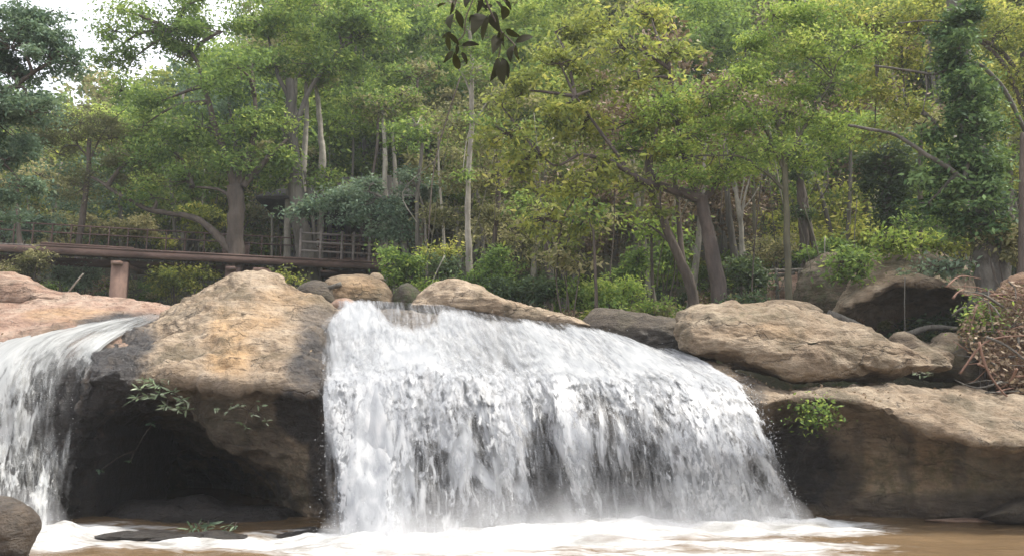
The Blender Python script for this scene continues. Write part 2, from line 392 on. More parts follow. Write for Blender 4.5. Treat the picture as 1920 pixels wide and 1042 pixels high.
# ================================================================ TERRAIN
def ground_h(x, y):
    edge = 17.2+.6*np.sin(x*.5)-np.clip(np.abs(x-2)-13, 0, 9)*1.6
    edge = edge+5.0*np.exp(-((x+5.2)/3.4)**4)
    up = sstep(edge, edge+2.5, y)
    z = -1.1+up*4.6
    z = z+np.clip(y-20, 0, 14)*.13*(1+.0*x)*up
    rise = .50+.10*sstep(-10, 12, x)
    far = np.clip(y-31, 0, 46); z = z+far*rise*(.62+.38*sstep(-14, 2, x))
    z = z+np.clip(x-9, 0, 20)*.12*up-np.clip(-x-12, 0, 25)*-.05*up
    z = z+.35*fbm(np.stack([x*.22, y*.22, 0*x], -1), 4, 11)*up+np.clip((y-31)/30, 0, 1)*2.2*fbm(np.stack([x*.05, y*.05, 0*x], -1), 3, 21)
    return z
def gz(x, y): return float(ground_h(np.array([float(x)]), np.array([float(y)]))[0])
xs = np.concatenate([np.linspace(-150, -32, 24), np.linspace(-31, 31, 170), np.linspace(32, 150, 24)])
ys = np.concatenate([np.linspace(-60, 6, 20), np.linspace(7, 50, 150), np.linspace(51, 150, 50)])
X, Y = np.meshgrid(xs, ys, indexing='ij'); Z = ground_h(X, Y); Z = Z+.05*fbm(np.stack([X, Y, 0*X], -1)*1.3, 3, 5)*(Y > 17)
k = NT('forest soil'); co = k.objco(); n1 = k.noise(co, .35, 6, .6); n2 = k.noise(co, 6, 6, .75)
c = k.mix(k.ramp(n1, [(.4, 0.0), (.6, 1.0)]), (.055, .045, .028), (.05, .062, .022)); c = k.mix(k.ramp(n2, [(.5, 0.0), (.7, 1.0)]), c, (.15, .11, .065))
SOIL = k.out(pbsdf(k, Base_Color=c, Roughness=.95, Normal=k.bump(n2, .8, .1)))
m = M(); m.add(np.stack([X, Y, Z], -1).reshape(-1, 3), gridq(len(xs), len(ys)))
tag(m.build('ground', SOIL, smooth=True, origin=(0, 0, 0)), 'forest floor rising behind the falls', None, kind='structure')

# ================================================================ ROCKS
Rw = dict()
# centre boulder with cave: columns left->right; rows back, skyline, upper, mid, lip, under, face, low, foot
cc = [
 [(150, 700, 16.0), (150, 705, 15.4), (150, 715, 15.0), (150, 735, 14.6), (148, 765, 14.3), (146, 800, 14.4), (140, 870, 14.5), (130, 940, 14.5), (120, 1000, 14.6)],
 [(248, 650, 18), (236, 632, 17.2), (205, 648, 16), (180, 675, 14.9), (172, 702, 14.2), (168, 760, 14.4), (168, 825, 14.9), (166, 900, 16.5), (164, 970, 18.0)],
 [(310, 600, 18), (300, 590, 17.3), (272, 622, 16), (250, 660, 14.9), (243, 705, 13.95), (246, 745, 14.3), (236, 795, 16.4), (228, 860, 20.5), (228, 960, 21.0)],
 [(375, 556, 18.2), (370, 543, 17.6), (345, 600, 16), (325, 655, 14.6), (322, 704, 13.65), (328, 724, 14.3), (345, 790, 16.6), (350, 850, 21.0), (350, 960, 21.5)],
 [(435, 530, 18.4), (430, 519, 17.9), (420, 590, 16), (412, 655, 14.3), (410, 716, 13.35), (413, 738, 13.95), (425, 822, 15.0), (440, 872, 20.0), (440, 960, 21.0)],
 [(505, 530, 18.4), (505, 520, 17.9), (505, 590, 15.9), (505, 652, 14.3), (510, 718, 13.25), (511, 742, 13.85), (515, 855, 14.5), (522, 912, 16.6), (525, 970, 18.5)],
 [(560, 562, 18), (553, 551, 17.5), (560, 605, 15.7), (565, 662, 14.2), (572, 730, 13.15), (573, 752, 13.6), (577, 870, 13.95), (582, 945, 14.6), (582, 990, 15.2)],
 [(625, 590, 17.8), (612, 572, 17.1), (612, 620, 15.8), (614, 690, 14.0), (618, 748, 13.3), (620, 785, 13.5), (620, 870, 13.5), (622, 945, 13.8), (622, 990, 14.4)],
 [(680, 600, 17.8), (670, 590, 17.3), (670, 650, 16), (670, 720, 14.6), (672, 780, 14.1), (672, 820, 14.1), (672, 880, 14.1), (672, 945, 14.2), (672, 990, 14.4)],
]
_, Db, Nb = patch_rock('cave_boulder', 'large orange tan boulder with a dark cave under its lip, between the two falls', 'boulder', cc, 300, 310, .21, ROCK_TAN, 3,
  wet=[(205, 690, 62, 75), (250, 640, 45, 42, .9), (200, 850, 120, 210, 1), (330, 945, 150, 110, 1), (450, 975, 110, 60, 1), (430, 800, 240, 85, .55), (520, 880, 110, 110, .35), (592, 680, 52, 90, .85), (560, 785, 68, 62, 1), (600, 850, 30, 200, .9), (250, 760, 90, 50, .9), (300, 960, 300, 120, .9), (600, 600, 40, 30, .6)],  # damp stains, plus shade painted inside the cave and below the lip
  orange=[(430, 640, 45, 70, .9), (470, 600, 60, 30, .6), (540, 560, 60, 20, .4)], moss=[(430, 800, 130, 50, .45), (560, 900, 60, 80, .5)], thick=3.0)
# left slab and bed of the left cascade
lc = [
 [(-230, 565, 20), (-230, 552, 19.5), (-230, 590, 17.8), (-230, 660, 15.4), (-230, 740, 14.6), (-230, 850, 14.4), (-230, 1010, 14.6)],
 [(-110, 565, 20), (-110, 552, 19.5), (-110, 590, 17.8), (-110, 655, 15.6), (-110, 740, 14.8), (-110, 850, 14.5), (-110, 1010, 14.6)],
 [(0, 565, 19.8), (0, 553, 19.3), (0, 590, 17.6), (-5, 658, 15.7), (-8, 740, 14.8), (-8, 850, 14.5), (-8, 1010, 14.6)],
 [(90, 563, 19.6), (90, 550, 19.1), (92, 590, 17.6), (82, 632, 16.0), (72, 710, 14.9), (70, 850, 14.5), (70, 1010, 14.6)],
 [(180, 565, 19.5), (180, 554, 19.1), (182, 585, 17.9), (168, 620, 16.4), (125, 700, 14.8), (115, 850, 14.5), (110, 1010, 14.6)],
 [(262, 570, 19.5), (262, 561, 19.1), (262, 580, 18.2), (238, 606, 17.0), (172, 690, 15.0), (150, 850, 14.7), (140, 1010, 14.8)],
 [(352, 585, 19.6), (350, 573, 19.2), (340, 585, 18.6), (312, 600, 17.6), (235, 680, 15.5), (190, 850, 15.1), (180, 1010, 15.1)],
]
_, Ds, Ns = patch_rock('rock_slab', 'pinkish tan rock slab at left, below the bridge, with the small cascade running off it', 'rock', lc, 190, 170, .12, ROCK_PINK, 17,
  wet=[(120, 760, 160, 130, 1), (100, 900, 220, 220, 1), (235, 605, 90, 24, .9), (60, 650, 80, 18, .5)], orange=[(150, 590, 110, 16, .6)], thick=1.5, strata=.9)
boulder('hump_rock', 'rounded pink rock hump on top of the left slab', 'rock', [(-90, 560), (-80, 520), (-20, 511), (40, 515), (72, 530), (98, 546), (150, 556), (150, 575), (-60, 585)], 20, 1.3, 1.5, ROCK_PINK, .10, .4, seed=31, strata=.8)
# bed of the main fall
FL = [  # flow lines: crest, mid, shoulder, lip, fall, foot
 [(598, 564, 17.0), (602, 620, 15.6), (605, 700, 13.75), (607, 742, 13.2), (610, 850, 12.75), (614, 1014, 0)],
 [(690, 565, 17.0), (692, 625, 15.5), (696, 692, 13.85), (700, 738, 13.25), (704, 850, 12.75), (708, 1018, 0)],
 [(790, 570, 17.0), (802, 630, 15.5), (820, 690, 14.0), (830, 736, 13.35), (838, 850, 12.8), (846, 1016, 0)],
 [(880, 580, 17.0), (905, 635, 15.6), (930, 695, 14.15), (946, 740, 13.5), (966, 850, 13.0), (986, 1003, 0)],
 [(962, 592, 17.0), (1000, 642, 15.7), (1034, 700, 14.3), (1052, 745, 13.65), (1072, 850, 13.15), (1096, 996, 0)],
 [(1050, 604, 16.9), (1105, 652, 15.7), (1150, 706, 14.45), (1175, 750, 13.8), (1202, 850, 13.3), (1226, 992, 0)],
 [(1130, 620, 16.7), (1188, 658, 15.7), (1248, 708, 14.6), (1280, 752, 13.95), (1316, 850, 13.5), (1350, 989, 0)],
 [(1205, 643, 16.4), (1265, 672, 15.6), (1325, 712, 14.7), (1362, 754, 14.1), (1408, 850, 13.65), (1446, 987, 0)],
 [(1262, 662, 16.0), (1320, 684, 15.4), (1365, 712, 14.7), (1400, 757, 14.2), (1455, 860, 13.7), (1505, 985, 0)],
]
def flowgrid(fl, nu, nv, rows_w=None):
    G = np.array([[at(*p) if p[2] else atz(p[0], p[1], -.03) for p in c] for c in fl])
    G = cr(G, nu); return np.swapaxes(cr(np.swapaxes(G, 0, 1), nv), 0, 1)
G = flowgrid(FL, 220, 220)
v_ = np.linspace(0, 1, 220)[None, :]; n_ = normals(G)
if n_[100, 60, 1] > 0: n_ = -n_
bed = G-n_*(.05+0*v_[..., None]); bed[..., 1] += (.55*sstep(.62, .9, v_)+.06)*1.0
bed[..., 2] -= .06*sstep(.7, 0, v_)
bed = rockdisp(bed, n_, .10, 44, .5)-n_*.05
B = bed[::5, ::5].copy(); B[..., 1] += 2.0; B[..., 2] -= .35
m = M(); m.add(bed.reshape(-1, 3), gridq(220, 220), 0, wet=np.clip(.55+.45*v_+0*bed[..., 0], 0, 1).ravel(), orange=0.0, moss=0.0)
m.add(B.reshape(-1, 3), gridq(*B.shape[:2])[:, ::-1], 0, wet=1.0, orange=0.0, moss=0.0)
tag(m.build('riverbed', ROCK_GREY, smooth=True), 'wet grey rock shelf that the main fall pours over', None, kind='structure')
# crest slab, round boulder and their neighbours
boulder('crest_rock', 'tan layered rock outcrop on the crest right behind the main fall', 'rock', [(770, 572), (795, 548), (838, 529), (880, 537), (912, 544), (925, 556), (985, 570), (1045, 586), (1092, 600), (1120, 612), (1060, 622), (960, 606), (860, 592)], 17.6, .7, 1.2, ROCK_TAN, .12, .3, 180, 70, seed=51, strata=1.0)
boulder('round_boulder', 'smooth round tan boulder behind the crest, below the pavilion steps', 'boulder', [(596, 550), (612, 525), (650, 516), (690, 516), (722, 528), (738, 552), (736, 580), (600, 585)], 19.6, .8, 1.0, ROCK_BROWN, .07, .2, seed=57, orange=[(660, 540, 50, 20, .4)])
boulder('pale_stone', 'small pale stone at the water edge under the round boulder', 'stone', [(620, 570), (632, 560), (652, 558), (668, 566), (670, 580), (625, 584)], 18, .3, .3, ROCK_PINK, .03, seed=58, nu=50, nv=24)
boulder('dark_rock', 'low dark rock left of the round boulder', 'rock', [(545, 556), (560, 536), (590, 528), (622, 540), (630, 575), (560, 585)], 19.2, .6, .8, ROCK_DARK, .08, seed=59)
boulder('cap_stone', 'small stone resting on top of the round boulder', 'stone', [(690, 522), (698, 512), (712, 513), (720, 524), (706, 530)], 19.9, .25, .25, ROCK_TAN, .02, seed=60, nu=36, nv=18)
boulder('mossy_rock', 'mossy grey rock beside the round boulder among leaves', 'rock', [(735, 560), (745, 535), (765, 528), (786, 545), (790, 580), (740, 585)], 19.4, .5, .6, ROCK_DARK, .06, seed=61, moss=[(760, 550, 40, 30)])
boulder('dark_bank', 'low dark brown rock bank right of the crest, behind the water', 'rock', [(1085, 612), (1120, 590), (1160, 588), (1220, 594), (1290, 600), (1330, 640), (1330, 700), (1230, 690), (1140, 640)], 17.6, .6, 1.5, ROCK_DARK, .12, seed=63, wet=[(1200, 650, 90, 40, .5)])
boulder('cave_shade_rock', 'added dark rock mass standing in for shade on the cave floor', 'rock', [(150, 1000), (170, 960), (230, 942), (300, 952), (370, 938), (440, 952), (520, 945), (580, 962), (610, 1000), (400, 1010)], 16.3, 1.8, 1.8, ROCK_DARK, .16, seed=66, wetfn=lambda D: 1.0+0*D[..., 0])  # dark filler added to give the cave floor its shade
# upper right slab
boulder('upper_slab', 'long grey tan slab at right resting over a dark crack above the cliff', 'rock',
  [(1262, 628), (1266, 596), (1290, 579), (1340, 571), (1410, 572), (1480, 580), (1560, 600), (1635, 630), (1700, 648), (1765, 658), (1782, 676), (1776, 694), (1700, 706), (1600, 706), (1505, 716), (1462, 716), (1400, 692), (1340, 672), (1290, 657)],
  15.9, .85, 1.8, ROCK_GREY, .17, .5, 260, 110, .5, seed=71, strata=.55, orange=[(1440, 620, 90, 18, .25)], moss=[(1400, 590, 120, 20, .3)])
# lower right bedrock cliff
rc = [
 [(1300, 694, 17), (1305, 682, 16.05), (1318, 690, 15.4), (1325, 735, 14.9), (1330, 770, 14.9), (1335, 850, 15), (1340, 930, 15.1), (1345, 1000, 15.2)],
 [(1345, 706, 17), (1350, 694, 15.95), (1362, 702, 15.2), (1372, 745, 14.5), (1376, 775, 14.7), (1380, 850, 15.1), (1385, 930, 15.2), (1390, 1000, 15.4)],
 [(1398, 722, 17), (1402, 711, 15.75), (1410, 722, 14.9), (1417, 757, 14.15), (1422, 782, 14.7), (1430, 850, 15.2), (1436, 930, 15.3), (1440, 1000, 15.5)],
 [(1462, 746, 16.8), (1464, 734, 15.55), (1470, 731, 14.9), (1478, 748, 14.1), (1482, 770, 14.8), (1484, 850, 15.3), (1485, 930, 15.4), (1490, 1000, 15.5)],
 [(1545, 734, 16.6), (1545, 723, 15.45), (1552, 727, 14.7), (1558, 748, 14), (1560, 764, 14.9), (1565, 850, 15.3), (1568, 930, 15.2), (1570, 1000, 15.4)],
 [(1620, 732, 16.6), (1625, 722, 15.35), (1630, 732, 14.5), (1636, 760, 13.9), (1638, 775, 14.8), (1642, 860, 15.15), (1645, 930, 14.9), (1645, 1000, 15.3)],
 [(1690, 732, 16.5), (1692, 722, 15.25), (1695, 742, 14.3), (1698, 788, 13.6), (1698, 800, 14.5), (1700, 870, 14.85), (1700, 935, 14.8), (1700, 1000, 15.2)],
 [(1760, 736, 16.5), (1762, 727, 15.25), (1762, 755, 14.2), (1765, 808, 13.4), (1765, 819, 14.3), (1765, 885, 14.75), (1765, 945, 14.7), (1765, 1000, 15.2)],
 [(1850, 730, 16), (1852, 740, 15.1), (1852, 785, 13.9), (1855, 832, 13.15), (1855, 844, 14), (1855, 905, 14.45), (1855, 950, 14.5), (1855, 1000, 15)],
 [(1950, 745, 15.8), (1950, 757, 14.8), (1950, 795, 13.6), (1955, 838, 12.9), (1955, 850, 13.8), (1955, 905, 14.25), (1955, 950, 14.2), (1955, 1000, 14.8)],
 [(2120, 745, 15.5), (2120, 757, 14.4), (2120, 795, 13.2), (2120, 840, 12.5), (2120, 855, 12.9), (2120, 905, 13.35), (2120, 950, 13.8), (2120, 1000, 14.4)],
]
_, Dc, Nc = patch_rock('cliff_rock', 'broad brown rock cliff at right rising straight from the pool', 'rock', rc, 300, 260, .15, ROCK_GREY, 81,
  wet=[(1500, 860, 75, 120, .93), (1560, 900, 60, 80, .7), (1400, 740, 40, 40, .6), (1750, 950, 300, 30, .55), (1700, 860, 16, 70, .35), (1610, 850, 12, 80, .35), (1800, 880, 14, 60, .35)],
  moss=[(1700, 890, 200, 60, .5)], orange=[(1700, 880, 140, 60, .28)], thick=2.2, strata=.7)
boulder('side_boulder', 'olive brown boulder between the long slab and the brush pile', 'boulder', [(1650, 660), (1668, 634), (1700, 626), (1738, 648), (1760, 630), (1785, 624), (1812, 642), (1835, 680), (1880, 708), (1908, 745), (1860, 745), (1780, 712), (1700, 700)], 16.9, .6, 1.2, ROCK_UMBER, .16, .2, seed=91, moss=[(1800, 680, 80, 40, .4)])
oc = [
 [(1560, 560, 21.5), (1560, 572, 20.9), (1560, 585, 20.4), (1558, 600, 20.0), (1565, 608, 20.4), (1580, 640, 21.0)],
 [(1590, 520, 21.5), (1585, 532, 20.7), (1580, 556, 20.0), (1578, 580, 19.4), (1588, 596, 20.2), (1605, 640, 21.2)],
 [(1628, 474, 21.8), (1620, 486, 20.9), (1612, 525, 20.0), (1612, 562, 19.0), (1622, 578, 20.2), (1645, 650, 21.6)],
 [(1690, 454, 22.0), (1688, 464, 21.1), (1684, 496, 20.0), (1690, 528, 18.8), (1696, 546, 20.4), (1705, 660, 22.2)],
 [(1758, 468, 22.0), (1760, 478, 21.2), (1762, 506, 20.1), (1768, 536, 19.0), (1770, 556, 20.4), (1768, 665, 22.4)],
 [(1818, 502, 22.0), (1822, 512, 21.2), (1827, 536, 20.3), (1832, 562, 19.4), (1828, 580, 20.4), (1818, 665, 22.2)],
 [(1862, 545, 22.4), (1868, 556, 21.7), (1872, 574, 21.1), (1874, 590, 20.6), (1868, 606, 21.0), (1855, 665, 21.8)],
]
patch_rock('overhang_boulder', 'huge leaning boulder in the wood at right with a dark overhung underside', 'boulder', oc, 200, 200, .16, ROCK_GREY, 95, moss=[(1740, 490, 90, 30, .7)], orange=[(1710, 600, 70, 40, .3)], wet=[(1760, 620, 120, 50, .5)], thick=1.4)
boulder('leafy_boulder', 'dull brown boulder left of the overhanging one, half under leaves', 'boulder', [(1490, 560), (1500, 515), (1530, 486), (1580, 478), (1625, 500), (1610, 560), (1580, 610), (1520, 606)], 21.5, 1.0, 1.5, ROCK_UMBER, .2, .2, seed=97, moss=[(1550, 530, 70, 60, .6)])
boulder('flat_stone', 'flat stone lying behind the long slab by the log fence', 'stone', [(1425, 582), (1440, 566), (1480, 561), (1520, 568), (1545, 585), (1500, 596)], 18.8, .5, .6, ROCK_GREY, .05, seed=99, nu=70, nv=30)
boulder('wet_boulder', 'small wet brown boulder in the bottom left corner of the pool', 'boulder', [(-60, 950), (-10, 930), (30, 936), (62, 955), (76, 985), (66, 1015), (40, 1060), (-30, 1085), (-90, 1040)], 9.9, .5, .6, ROCK_BROWN, .05, .1, 120, 60, seed=101, wetfn=lambda D: .62+.35*sstep(.35, .1, D[..., 2]), orange=[(20, 980, 40, 30, .25)])
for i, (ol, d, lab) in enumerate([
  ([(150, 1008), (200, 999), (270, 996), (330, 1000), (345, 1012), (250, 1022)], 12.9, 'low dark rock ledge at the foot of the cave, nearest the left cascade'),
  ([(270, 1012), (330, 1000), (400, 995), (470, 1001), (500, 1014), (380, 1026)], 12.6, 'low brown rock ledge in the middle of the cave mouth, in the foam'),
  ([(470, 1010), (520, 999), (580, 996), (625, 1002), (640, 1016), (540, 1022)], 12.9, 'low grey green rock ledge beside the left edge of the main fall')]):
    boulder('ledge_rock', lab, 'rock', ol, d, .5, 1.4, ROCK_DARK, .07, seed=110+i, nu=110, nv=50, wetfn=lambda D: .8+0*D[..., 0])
boulder('shore_rock', 'low dark rock foot at the far right waterline', 'rock', [(1830, 972), (1860, 955), (1900, 935), (1960, 925), (1990, 985), (1900, 982)], 14.2, .4, .8, ROCK_DARK, .06, seed=121, nu=70, nv=30)
boulder('sand_spit', 'thin strip of wet reddish sand along the far right waterline', 'sand bank', [(1730, 974), (1800, 970), (1880, 972), (1990, 975), (1990, 988), (1850, 984), (1760, 979)], 14.65, .3, .6, ROCK_PINK, .015, seed=123, nu=70, nv=30, strata=.1)

# ================================================================ WATER
def watermat(name, base, foamc):
    k = NT(name); co = k.objco((1, 1.0, 1)); fo = k.attr('foam')
    n = k.noise(k.objco((.55, 1.3, 1)), 3.2, 7, .65, .6); n2 = k.noise(co, 11, 5, .6)
    f = k.ramp(k.math('ADD', fo, k.math('MULTIPLY', k.math('SUBTRACT', n, .5), 1.5)), [(.30, 0.0), (.5, .45), (.78, 1.0)])
    p = pbsdf(k, Base_Color=k.mix(k.noise(k.objco((.3, 1, 1)), 1.2, 3), base, tuple(x*1.35 for x in base)), Roughness=.16, Specular_IOR_Level=.5, Normal=k.bump(k.math('ADD', n, k.math('MULTIPLY', n2, .25)), .35, .12))
    q = pbsdf(k, Base_Color=k.mix(k.ramp(k.noise(k.objco((.6, 1.6, 1)), 2.2, 6, .7, .8), [(.36, 0.0), (.62, 1.0)]), foamc, (.56, .56, .55)), Roughness=.75, Normal=k.bump(k.math('ADD', n, k.math('MULTIPLY', n2, .5)), .6, .06))
    mx = k.n('ShaderNodeMixShader'); k.L.new(f, mx.inputs[0]); k.L.new(p, mx.inputs[1]); k.L.new(q, mx.inputs[2])
    return k.out(mx.outputs[0])
POOL = watermat('pool water', (.125, .083, .045), (.22, .21, .19))
base_line = np.array([atz(p[0], p[1]) for p in [(60, 1000), (120, 1003)]]+[atz(c[-1][0], c[-1][1]) for c in FL])
mainb = base_line[2:]; leftb = np.array([atz(p[0], p[1]) for p in [(-130, 1010), (-50, 1010), (20, 1008), (85, 1004), (125, 1000)]])
def dseg(P, L):
    best = np.full(P.shape[:-1], 1e9)
    for a, b in zip(L[:-1], L[1:]):
        a = a[:2]; b = b[:2]; ab = b-a; t = np.clip(((P-a)@ab)/(ab@ab), 0, 1); best = np.minimum(best, np.linalg.norm(P-(a+t[..., None]*ab), axis=-1))
    return best
xs = np.concatenate([np.linspace(-60, -10, 20), np.linspace(-9.8, 9.8, 420), np.linspace(10, 60, 20)])
ys = np.concatenate([np.linspace(-50, 6, 20), np.linspace(6.1, 15.5, 260), np.linspace(15.6, 23.5, 14)])
X, Y = np.meshgrid(xs, ys, indexing='ij'); P2 = np.stack([X, Y], -1)
dm = dseg(P2, mainb); dl = dseg(P2, leftb); sx = np.stack([X*.6, Y*1.3, 0*X], -1)
foam = 1.15*np.exp(-(dm/1.25)**2)+1.0*np.exp(-(dl/1.3)**2)
run = 1.15*np.exp(-((Y-11.8-.15*np.sin(X))/.6)**2)*sstep(-8, -6, X)*sstep(6.2, 3, X); foam = np.maximum(foam, .8*run)
foam = np.maximum(foam, .72*np.exp(-((Y-10.9)/.6)**2)*sstep(-3, -1, X)*sstep(5.5, 3, X))
foam = foam*sstep(19, 14.5, Y)
rip = np.sin(dm*7+2.2*fbm(np.stack([X*.8, Y*.8, 0*X], -1), 3, 31))*np.exp(-dm/2.6)*.02
Z = .025*fbm(sx*1.6, 4, 2)+rip+.09*np.exp(-(dm/.5)**2)*(1+.8*fbm(np.stack([X*2, Y*2, 0*X], -1), 4, 8))+.09*np.exp(-(dl/.6)**2)*(1+.7*fbm(np.stack([X*2, Y*2, 0*X], -1), 4, 9))
Z += .06*fbm(sx*2.6, 5, 12)*np.clip(foam, 0, 1)
m = M(); m.add(np.stack([X, Y, Z], -1).reshape(-1, 3), gridq(len(xs), len(ys)), 0, foam=np.clip(foam, 0, 1.2).ravel())
tag(m.build('water', POOL, smooth=True, origin=(0, 0, 0)), 'murky brown plunge pool with white foam below the falls', None, kind='structure')

def fallmat(name, su, sv, seed=0.0, warm=0.0, film=0.0):
    k = NT(name); uv = k.N.new('ShaderNodeCombineXYZ'); u = k.attr('fu'); v = k.attr('fv'); cov = k.attr('cov')
    k.L.new(k.math('MULTIPLY', u, su), uv.inputs[0]); k.L.new(k.math('MULTIPLY', v, sv), uv.inputs[1]); uv.inputs[2].default_value = seed
    n = k.noise(uv.outputs[0], 1.0, 4.5, .54, .7)
    uv2 = k.N.new('ShaderNodeCombineXYZ'); k.L.new(k.math('MULTIPLY', u, su*2.6), uv2.inputs[0]); k.L.new(k.math('MULTIPLY', v, sv*1.8), uv2.inputs[1]); uv2.inputs[2].default_value = seed+5
    n2 = k.noise(uv2.outputs[0], 1.0, 4, .6, .5)
    s = k.math('MULTIPLY', k.math('ADD', k.math('MULTIPLY', k.math('SUBTRACT', n, .5), 2.0), k.math('MULTIPLY', k.math('SUBTRACT', n2, .5), .8)), k.attr('turb'))
    a = k.ramp(k.math('ADD', cov, s), [(.27, 0.0), (.46, .5), (.66, .9), (.95, 1.0)])
    if film:
        uv3 = k.N.new('ShaderNodeCombineXYZ'); k.L.new(k.math('MULTIPLY', u, 14.0), uv3.inputs[0]); k.L.new(k.math('MULTIPLY', v, 2.4), uv3.inputs[1])
        st = k.ramp(k.noise(uv3.outputs[0], 1.0, 5, .65, .6), [(.35, .05), (.52, .5), (.64, 1.0)])
        a = k.math('MAXIMUM', a, k.math('MULTIPLY', k.math('MULTIPLY', k.ramp(k.math('ADD', cov, k.math('MULTIPLY', n, .6)), [(.05, .0), (.35, 1.0)]), st), film))
    uvc = k.n('ShaderNodeVectorMath', operation='SCALE'); k.L.new(uv.outputs[0], uvc.inputs[0]); uvc.inputs['Scale'].default_value = .6
    c = k.ramp(k.noise(uvc.outputs[0], 1.0, 3, .5, .5), [(.3, (.30, .31, .325)), (.48, (.39, .40, .41)), (.66, (.50, .50, .50))])
    if warm: c = k.mix(warm, c, (.56, .55, .44))
    p = pbsdf(k, Base_Color=c, Roughness=.45, Normal=k.bump(k.math('ADD', n, k.math('MULTIPLY', n2, .3)), .25, .03))
    t = k.n('ShaderNodeBsdfTranslucent'); k.L.new(c, t.inputs[0])
    m1 = k.n('ShaderNodeMixShader'); m1.inputs[0].default_value = .25; k.L.new(p, m1.inputs[1]); k.L.new(t.outputs[0], m1.inputs[2])
    tr = k.n('ShaderNodeBsdfTransparent'); mx = k.n('ShaderNodeMixShader'); k.L.new(a, mx.inputs[0]); k.L.new(tr.outputs[0], mx.inputs[1]); k.L.new(m1.outputs[0], mx.inputs[2])
    return k.out(mx.outputs[0])
DROP = plain('white spray', (.42, .43, .44), (.52, .52, .52), 3, .5, bump=0)
def sheet(fl, nu, nv, off, seed, covf, lump=.05):
    G = flowgrid(fl, nu, nv); n = normals(G)
    if n[nu//2, nv//3, 1] > 0: n = -n
    du = np.concatenate([[0], np.cumsum(np.linalg.norm(np.diff(G[:, nv//2], axis=0), axis=-1))]); dv = np.concatenate([[0], np.cumsum(np.linalg.norm(np.diff(G[nu//2], axis=0), axis=-1))])
    U = np.repeat(du[:, None], nv, 1); V = np.repeat(dv[None], nu, 0); v = np.linspace(0, 1, nv)[None]+0*U
    q = np.stack([U*2.2, V*1.1, 0*U+seed], -1)
    free = sstep(.28, .85, v)
    rate = .42+.58*sstep(.22, .75, v[0]); Vw = np.cumsum(np.gradient(dv)*rate); V = np.repeat(Vw[None], nu, 0)
    D = G+n*(off*(.5+.5*free)+lump*(.3+1.4*free)*(fbm(q, 3, seed)+.35*ridge(q*np.array([1.2, .4, 1]), 2, seed+2)))[..., None]
    D[..., 1] += -.0*free
    return D, U, V, v, covf(U/du[-1], v, U, V)
def drops(m, P, T, n, spread, rmin, rmax, w, rg=rng):
    nu, nv = P.shape[:2]; pr = w.ravel()/w.sum(); idx = rg.choice(nu*nv, n, p=pr)
    c = P.reshape(-1, 3)[idx]+rg.normal(size=(n, 3))*spread; c[:, 1] -= np.abs(rg.normal(size=n))*spread[1]
    t = T.reshape(-1, 3)[idx]+rg.normal(size=(n, 3))*.25; t /= np.linalg.norm(t, axis=1)[:, None]
    s = np.cross(t, [0, 1, 0.1]); s /= np.linalg.norm(s, axis=1)[:, None]; b = np.cross(t, s)
    r = (rmin+(rmax-rmin)*rg.random(n)**2.5)[:, None]; e = r*rg.uniform(1.0, 3.2, (n, 1))
    v = np.stack([c+t*e, c+s*r, c+b*r, c-s*r, c-b*r, c-t*e*.8], 1); bb = np.arange(n)[:, None]*6
    q = np.concatenate([bb+[0, i, j, j] for i, j in ((1, 2), (2, 3), (3, 4), (4, 1))]+[bb+[5, j, i, i] for i, j in ((1, 2), (2, 3), (3, 4), (4, 1))])
    m.add(v.reshape(-1, 3), q)
def cov_main(s, v, U, V):
    """how thick the water is: s across 0..1, v down 0..1"""
    s = s+.014*fbm(np.stack([V*.9, U*.6, 0*V], -1), 3, 3)
    def g(c, w, a, v0=.45):
        w = w*(.35+1.1*np.clip(v-.45, 0, 1)/.55); return a*np.exp(-((s-c)/w)**2)*sstep(v0, v0+.22, v+.04*fbm(np.stack([U*3, V*.8, 0*U], -1), 2, 33))
    nz = fbm(np.stack([U*1.3, V*.7, 0*U], -1), 4, 6)
    top = .60+.15*sstep(.0, .12, v)+.34*nz+.20*np.exp(-((v-.50+.12*nz)/.12)**2)
    top -= .60*sstep(.15, .0, v+.09*fbm(np.stack([U*1.6, 0*U, 0*U], -1), 3, 19))
    top -= .45*sstep(.06, .0, s)*sstep(.5, .2, v)+.50*sstep(.14, .0, v)*sstep(.25, .6, s)
    low = .60+.24*fbm(np.stack([U*1.6, V*.7, 0*U], -1), 3, 26)+g(.02, .03, .35)+g(.11, .04, .70, .3)+g(.235, .07, -.26)+g(.335, .07, -.34)+g(.41, .05, .40, .4)+g(.488, .06, -.80, .42)+g(.548, .024, .62, .35)+g(.63, .08, -.56, .42)+g(.72, .06, -.28)+g(.86, .11, .42, .35)+g(.965, .05, -.35)
    low -= .12*sstep(.7, .95, v)*(s > .16)
    k = sstep(.38, .78, v+.17*nz); c = top*(1-k)+low*k
    return np.clip(c-.6*sstep(.985, 1.0, s)-.95*sstep(.04, 0, s+.03*fbm(np.stack([V*1.6, 0*U, 0*U], -1), 3, 51)), -.4, 1.3)
main = empty('waterfall', tuple(atz(1000, 1000)), 'wide white waterfall pouring over the rock shelf in the middle', 'waterfall')
for j, (off, sd, dc) in enumerate([(.02, 1, .10), (.11, 7, -.10), (.20, 13, -.26)]):
    D, U, V, v, cov = sheet(FL, 300, 300, off, sd, cov_main, .045)
    m = M(); m.add(D.reshape(-1, 3), gridq(300, 300), 0, fu=U.ravel(), fv=V.ravel(), cov=(cov+dc).ravel(), turb=(.38+.72*sstep(.3, .75, v)).ravel())
    m.build('water_sheet', fallmat('falling water %s' % 'abc'[j], [3.6, 7.5, 12][j], [1.1, 3.0, 6.0][j], sd*1.7, film=[.55, 0, 0][j]), main, smooth=True)
T = np.gradient(D, axis=1); m = M(); lv = sstep(.4, .6, v)
